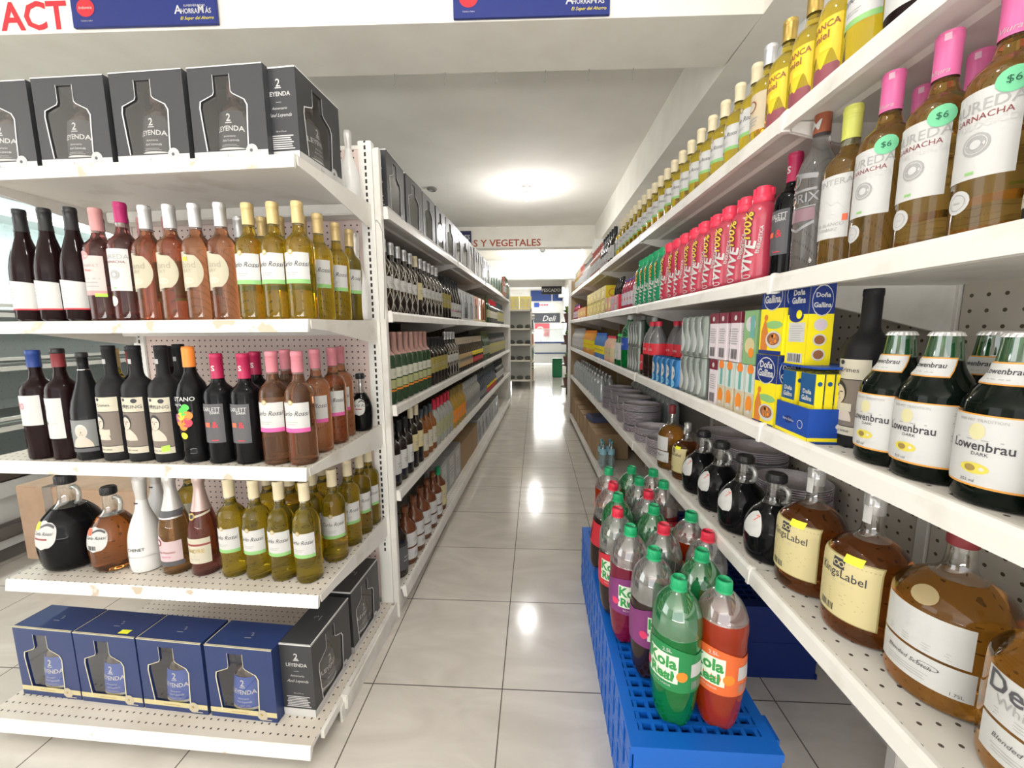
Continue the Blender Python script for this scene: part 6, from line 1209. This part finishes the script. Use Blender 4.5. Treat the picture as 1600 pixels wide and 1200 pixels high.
# ------------------------------------------------------------------ the back of the shop
CRM = M('shelf_cream', (.66, .62, .54), .5); FG = M('rack_grey', (.36, .36, .34), .5)
fr = empty('grey_shelving_rack', 'grey metal rack facing the camera beyond the left run, half empty shelves', 'shelving'); fr.location = (-.56, 9.15, 0)
for x in (-.1, .45):
    bm = bmesh.new(); box(bm, x, x + .03, 0, .03, .0, 1.83); new_obj('upright', bm, CRM, fr)
bm = bmesh.new(); box(bm, -.1, .48, .5, .51, .2, 1.80); new_obj('back_panel', bm, FG, fr)
for z in (.22, .67, 1.03, 1.38, 1.80): bm = bmesh.new(); box(bm, -.1, .48, 0, .5, z - .035, z); new_obj('shelf', bm, CRM, fr)
fs = empty('side_shelving', 'long shelving seen edge-on behind the grey rack, goods along the aisle', 'shelving'); fs.location = (-.07, 9.7, 0)
for z in (.15, .60, .98, 1.32, 1.70): bm = bmesh.new(); box(bm, -.45, .05, 0, 3.2, z - .03, z); new_obj('shelf', bm, CRM, fs)
bm = bmesh.new(); box(bm, -.5, -.46, 0, 3.2, 0, 1.9); new_obj('back_panel', bm, FG, fs)
n = 0
for z, cols in ((.15, ('cardboard', 'box_green')), (.60, ('box_green', 'box_black')), (.98, ('box_orange', 'box_silver')), (1.32, ('box_black', 'box_green'))):
    for i in range(8): put(cols[i % 2], (-.045, 9.85 + .37 * i, z + .001), PI / 2, 'goods box on the edge-on back shelving, %s, at %s height' % (near(i, 8), {.15: 'ankle', .60: 'knee', .98: 'waist', 1.32: 'chest'}[z]), 'boxes on the edge-on shelving')
for i, (x, z) in enumerate(((-.52, 1.80), (-.24, 1.80))): put('yellow_box', (x + .02, 9.18, z + .001), 0, 'yellow grocery box on top of the grey rack, %s one' % ('left', 'right')[i], 'yellow boxes on the grey rack')
DKB = M('tray_goods_dark', (.07, .07, .06), .6)
@kind('bagged', 'bagged_goods', 'bag')
def f(root):
    bm = bmesh.new(); lathe(bm, sm([(0, 0), (.06, .002), (.075, .03), (.06, .07), (.02, .085), (0, .086)], 2), 14, 0, 1.1, .8); new_obj('bag', bm, DKB, root)
for z in (.22, .67, 1.03, 1.38):
    for i in range(3): put('bagged', (-.54 + .19 * i, 9.28, z), jit(.5), 'small dark bag of goods, %s, grey rack shelf at %s height' % (('left', 'middle', 'right')[i], {.22: 'shin', .67: 'thigh', 1.03: 'waist', 1.38: 'chest'}[z]), 'dark bags on the grey rack')
# deli counter and signs
dc = empty('deli_counter', 'white deli counter with bright glass front at the back of the shop', 'counter'); dc.location = (-.2, 15.2, 0)
bm = bmesh.new(); box(bm, 0, 2.4, 0, .8, .10, .85, 0, .01); new_obj('counter_body', bm, M('deli_white', (.85, .87, .87), .3), dc)
bm = bmesh.new(); box(bm, 0, 2.4, -.02, 0, .45, .50); box(bm, 0, 2.4, -.02, .82, .84, .90); new_obj('trim', bm, M('deli_blue_trim', (.10, .14, .30), .4), dc)
bm = bmesh.new(); box(bm, 0, 2.4, 0, .02, .9, 1.35); new_obj('glass_front', bm, clear_thin('deli_glass', (.92, .95, .95), .6), dc)
bm = bmesh.new(); box(bm, 0, 2.4, .0, .8, 1.35, 1.38); new_obj('top_shelf', bm, white, dc)
def wall_board(name, x0, x1, y, z0, z1, col, label, art=None):
    r = empty(name, label, 'sign'); r.location = ((x0 + x1) / 2, y, z0); w_ = x1 - x0; h_ = z1 - z0
    bm = bmesh.new(); box(bm, -w_ / 2, w_ / 2, 0, .03, 0, h_); new_obj('board', bm, M('board_' + name, col, .5), r)
    if art: a = Art(flat_map(0)); art(a, w_, h_); a.done('print', part(r, 'board'))
wall_board('overhead_sign', .20, .86, 13.55, 2.48, 2.74, (.035, .035, .04), 'dark board with white fish counter wording high above the back aisle', lambda a, w_, h_: a.text('PESCADO', .10, -.02, .09, L_white, .001, bold=.02))
wall_board('deli_sign', -.16, 1.03, 17.36, 1.64, 2.03, (.06, .065, .08), 'dark board with large slanted white Deli lettering', lambda a, w_, h_: a.text('Deli', .24, .12, .06, L_white, .001, shear=.3, bold=.01))
wall_board('navy_panel', -.19, .67, 17.36, 2.53, 2.96, (.02, .05, .20), 'navy panel on the back wall, left one', None)
wall_board('navy_panel', .72, 1.12, 17.36, 2.53, 2.96, (.02, .05, .20), 'navy panel on the back wall, right one beside the plant', None)
wall_board('striped_poster', -.05, .65, 17.36, 2.28, 2.46, (.70, .75, .82), 'long pale poster with red lettering below the navy panels', lambda a, w_, h_: (a.rect(-w_ / 2, 0, -w_ * .2, h_, L_blue, 0, 1), [a.disc(-.12 + .065 * q, h_ * .5, .028, L_red, .001, .034) for q in range(6)]))
wall_board('meat_poster', -.02, .60, 17.36, 1.06, 1.60, (.55, .10, .12), 'red and white poster of sliced meat under the Deli board', lambda a, w_, h_: (a.disc(-.08, h_ * .55, .15, L_white, 0, .12), a.disc(-.08, h_ * .55, .11, M('print_ham', (.75, .25, .22), .5), .001, .08), a.disc(.14, h_ * .3, .10, M('print_ham', (.75, .25, .22), .5), .001, .07)))
bn = empty('waste_bin', 'dark green plastic bin standing beside the aisle near the deli', 'bin'); bn.location = (.62, 11.6, 0)
bm = bmesh.new(); box(bm, -.14, .14, -.14, .14, 0, .5, 0, .02); new_obj('bin_body', bm, M('bin_green', (.01, .16, .06), .4), bn); bm = bmesh.new(); box(bm, -.15, .15, -.15, .15, .5, .54, 0, .015); new_obj('lid', bm, M('bin_green', (.01, .16, .06), .4), bn)
# plant stand
ps = empty('plant_stand', 'dark stand with three tiers beside the far end of the right run', 'plant stand'); ps.location = (.66, 8.3, 0)
bm = bmesh.new(); box(bm, -.02, .02, .14, .18, 0, 1.50); new_obj('post', bm, M('stand_brown', (.07, .035, .035), .5), ps)
for z in (.18, .62, 1.05, 1.48): bm = bmesh.new(); lathe(bm, [(0, z), (.14, z), (.14, z + .02), (0, z + .02)], 20); new_obj('tray', bm, M('stand_brown', (.07, .035, .035), .5), ps)
for i, (z, lb) in enumerate(((.20, 'lowest'), (.64, 'second'), (1.07, 'third'), (1.50, 'top'))):
    pt = empty('potted_plant', 'leafy potted plant on the %s tier of the dark stand' % lb, 'plant', 'potted plants on the dark stand'); pt.location = (.66, 8.3, z)
    bm = bmesh.new(); lathe(bm, [(0, 0), (.07, 0), (.095, .15), (.10, .17), (.085, .17), (.08, .15), (0, .15)], 20); new_obj('pot', bm, M('pot_brown', (.12, .06, .05), .5), pt)
    bm = bmesh.new(); rnd = random.Random(i)
    for k in range(46 if i == 3 else 22):
        t = rnd.uniform(0, 2 * PI); L = rnd.uniform(.10, .24 if i == 3 else .15); el = rnd.uniform(.5, 1.4); d = Vector((math.cos(t) * math.cos(el), math.sin(t) * math.cos(el), math.sin(el))); s_ = Vector((-math.sin(t), math.cos(t), 0)) * .022; b0 = Vector((0, 0, .15))
        p1, p2, p3 = b0 + d * L * .3, b0 + d * L * .7 + Vector((0, 0, .01)), b0 + d * L - Vector((0, 0, .02)); quad(bm, [b0, p1 - s_, p2 - s_ * .9, p2]); quad(bm, [b0, p2, p2 + s_ * .9, p1 + s_]); quad(bm, [p2 - s_ * .9, p3, p2, p2 - s_ * .2]) if False else bm.faces.new([bm.verts.new(q) for q in (p2 - s_ * .9, p3, p2 + s_ * .9)])
    new_obj('foliage', bm, noise_col(M('leaf_yellow_green', (.30, .42, .12), .6), (.36, .46, .14), (.14, .25, .07), 14), pt)
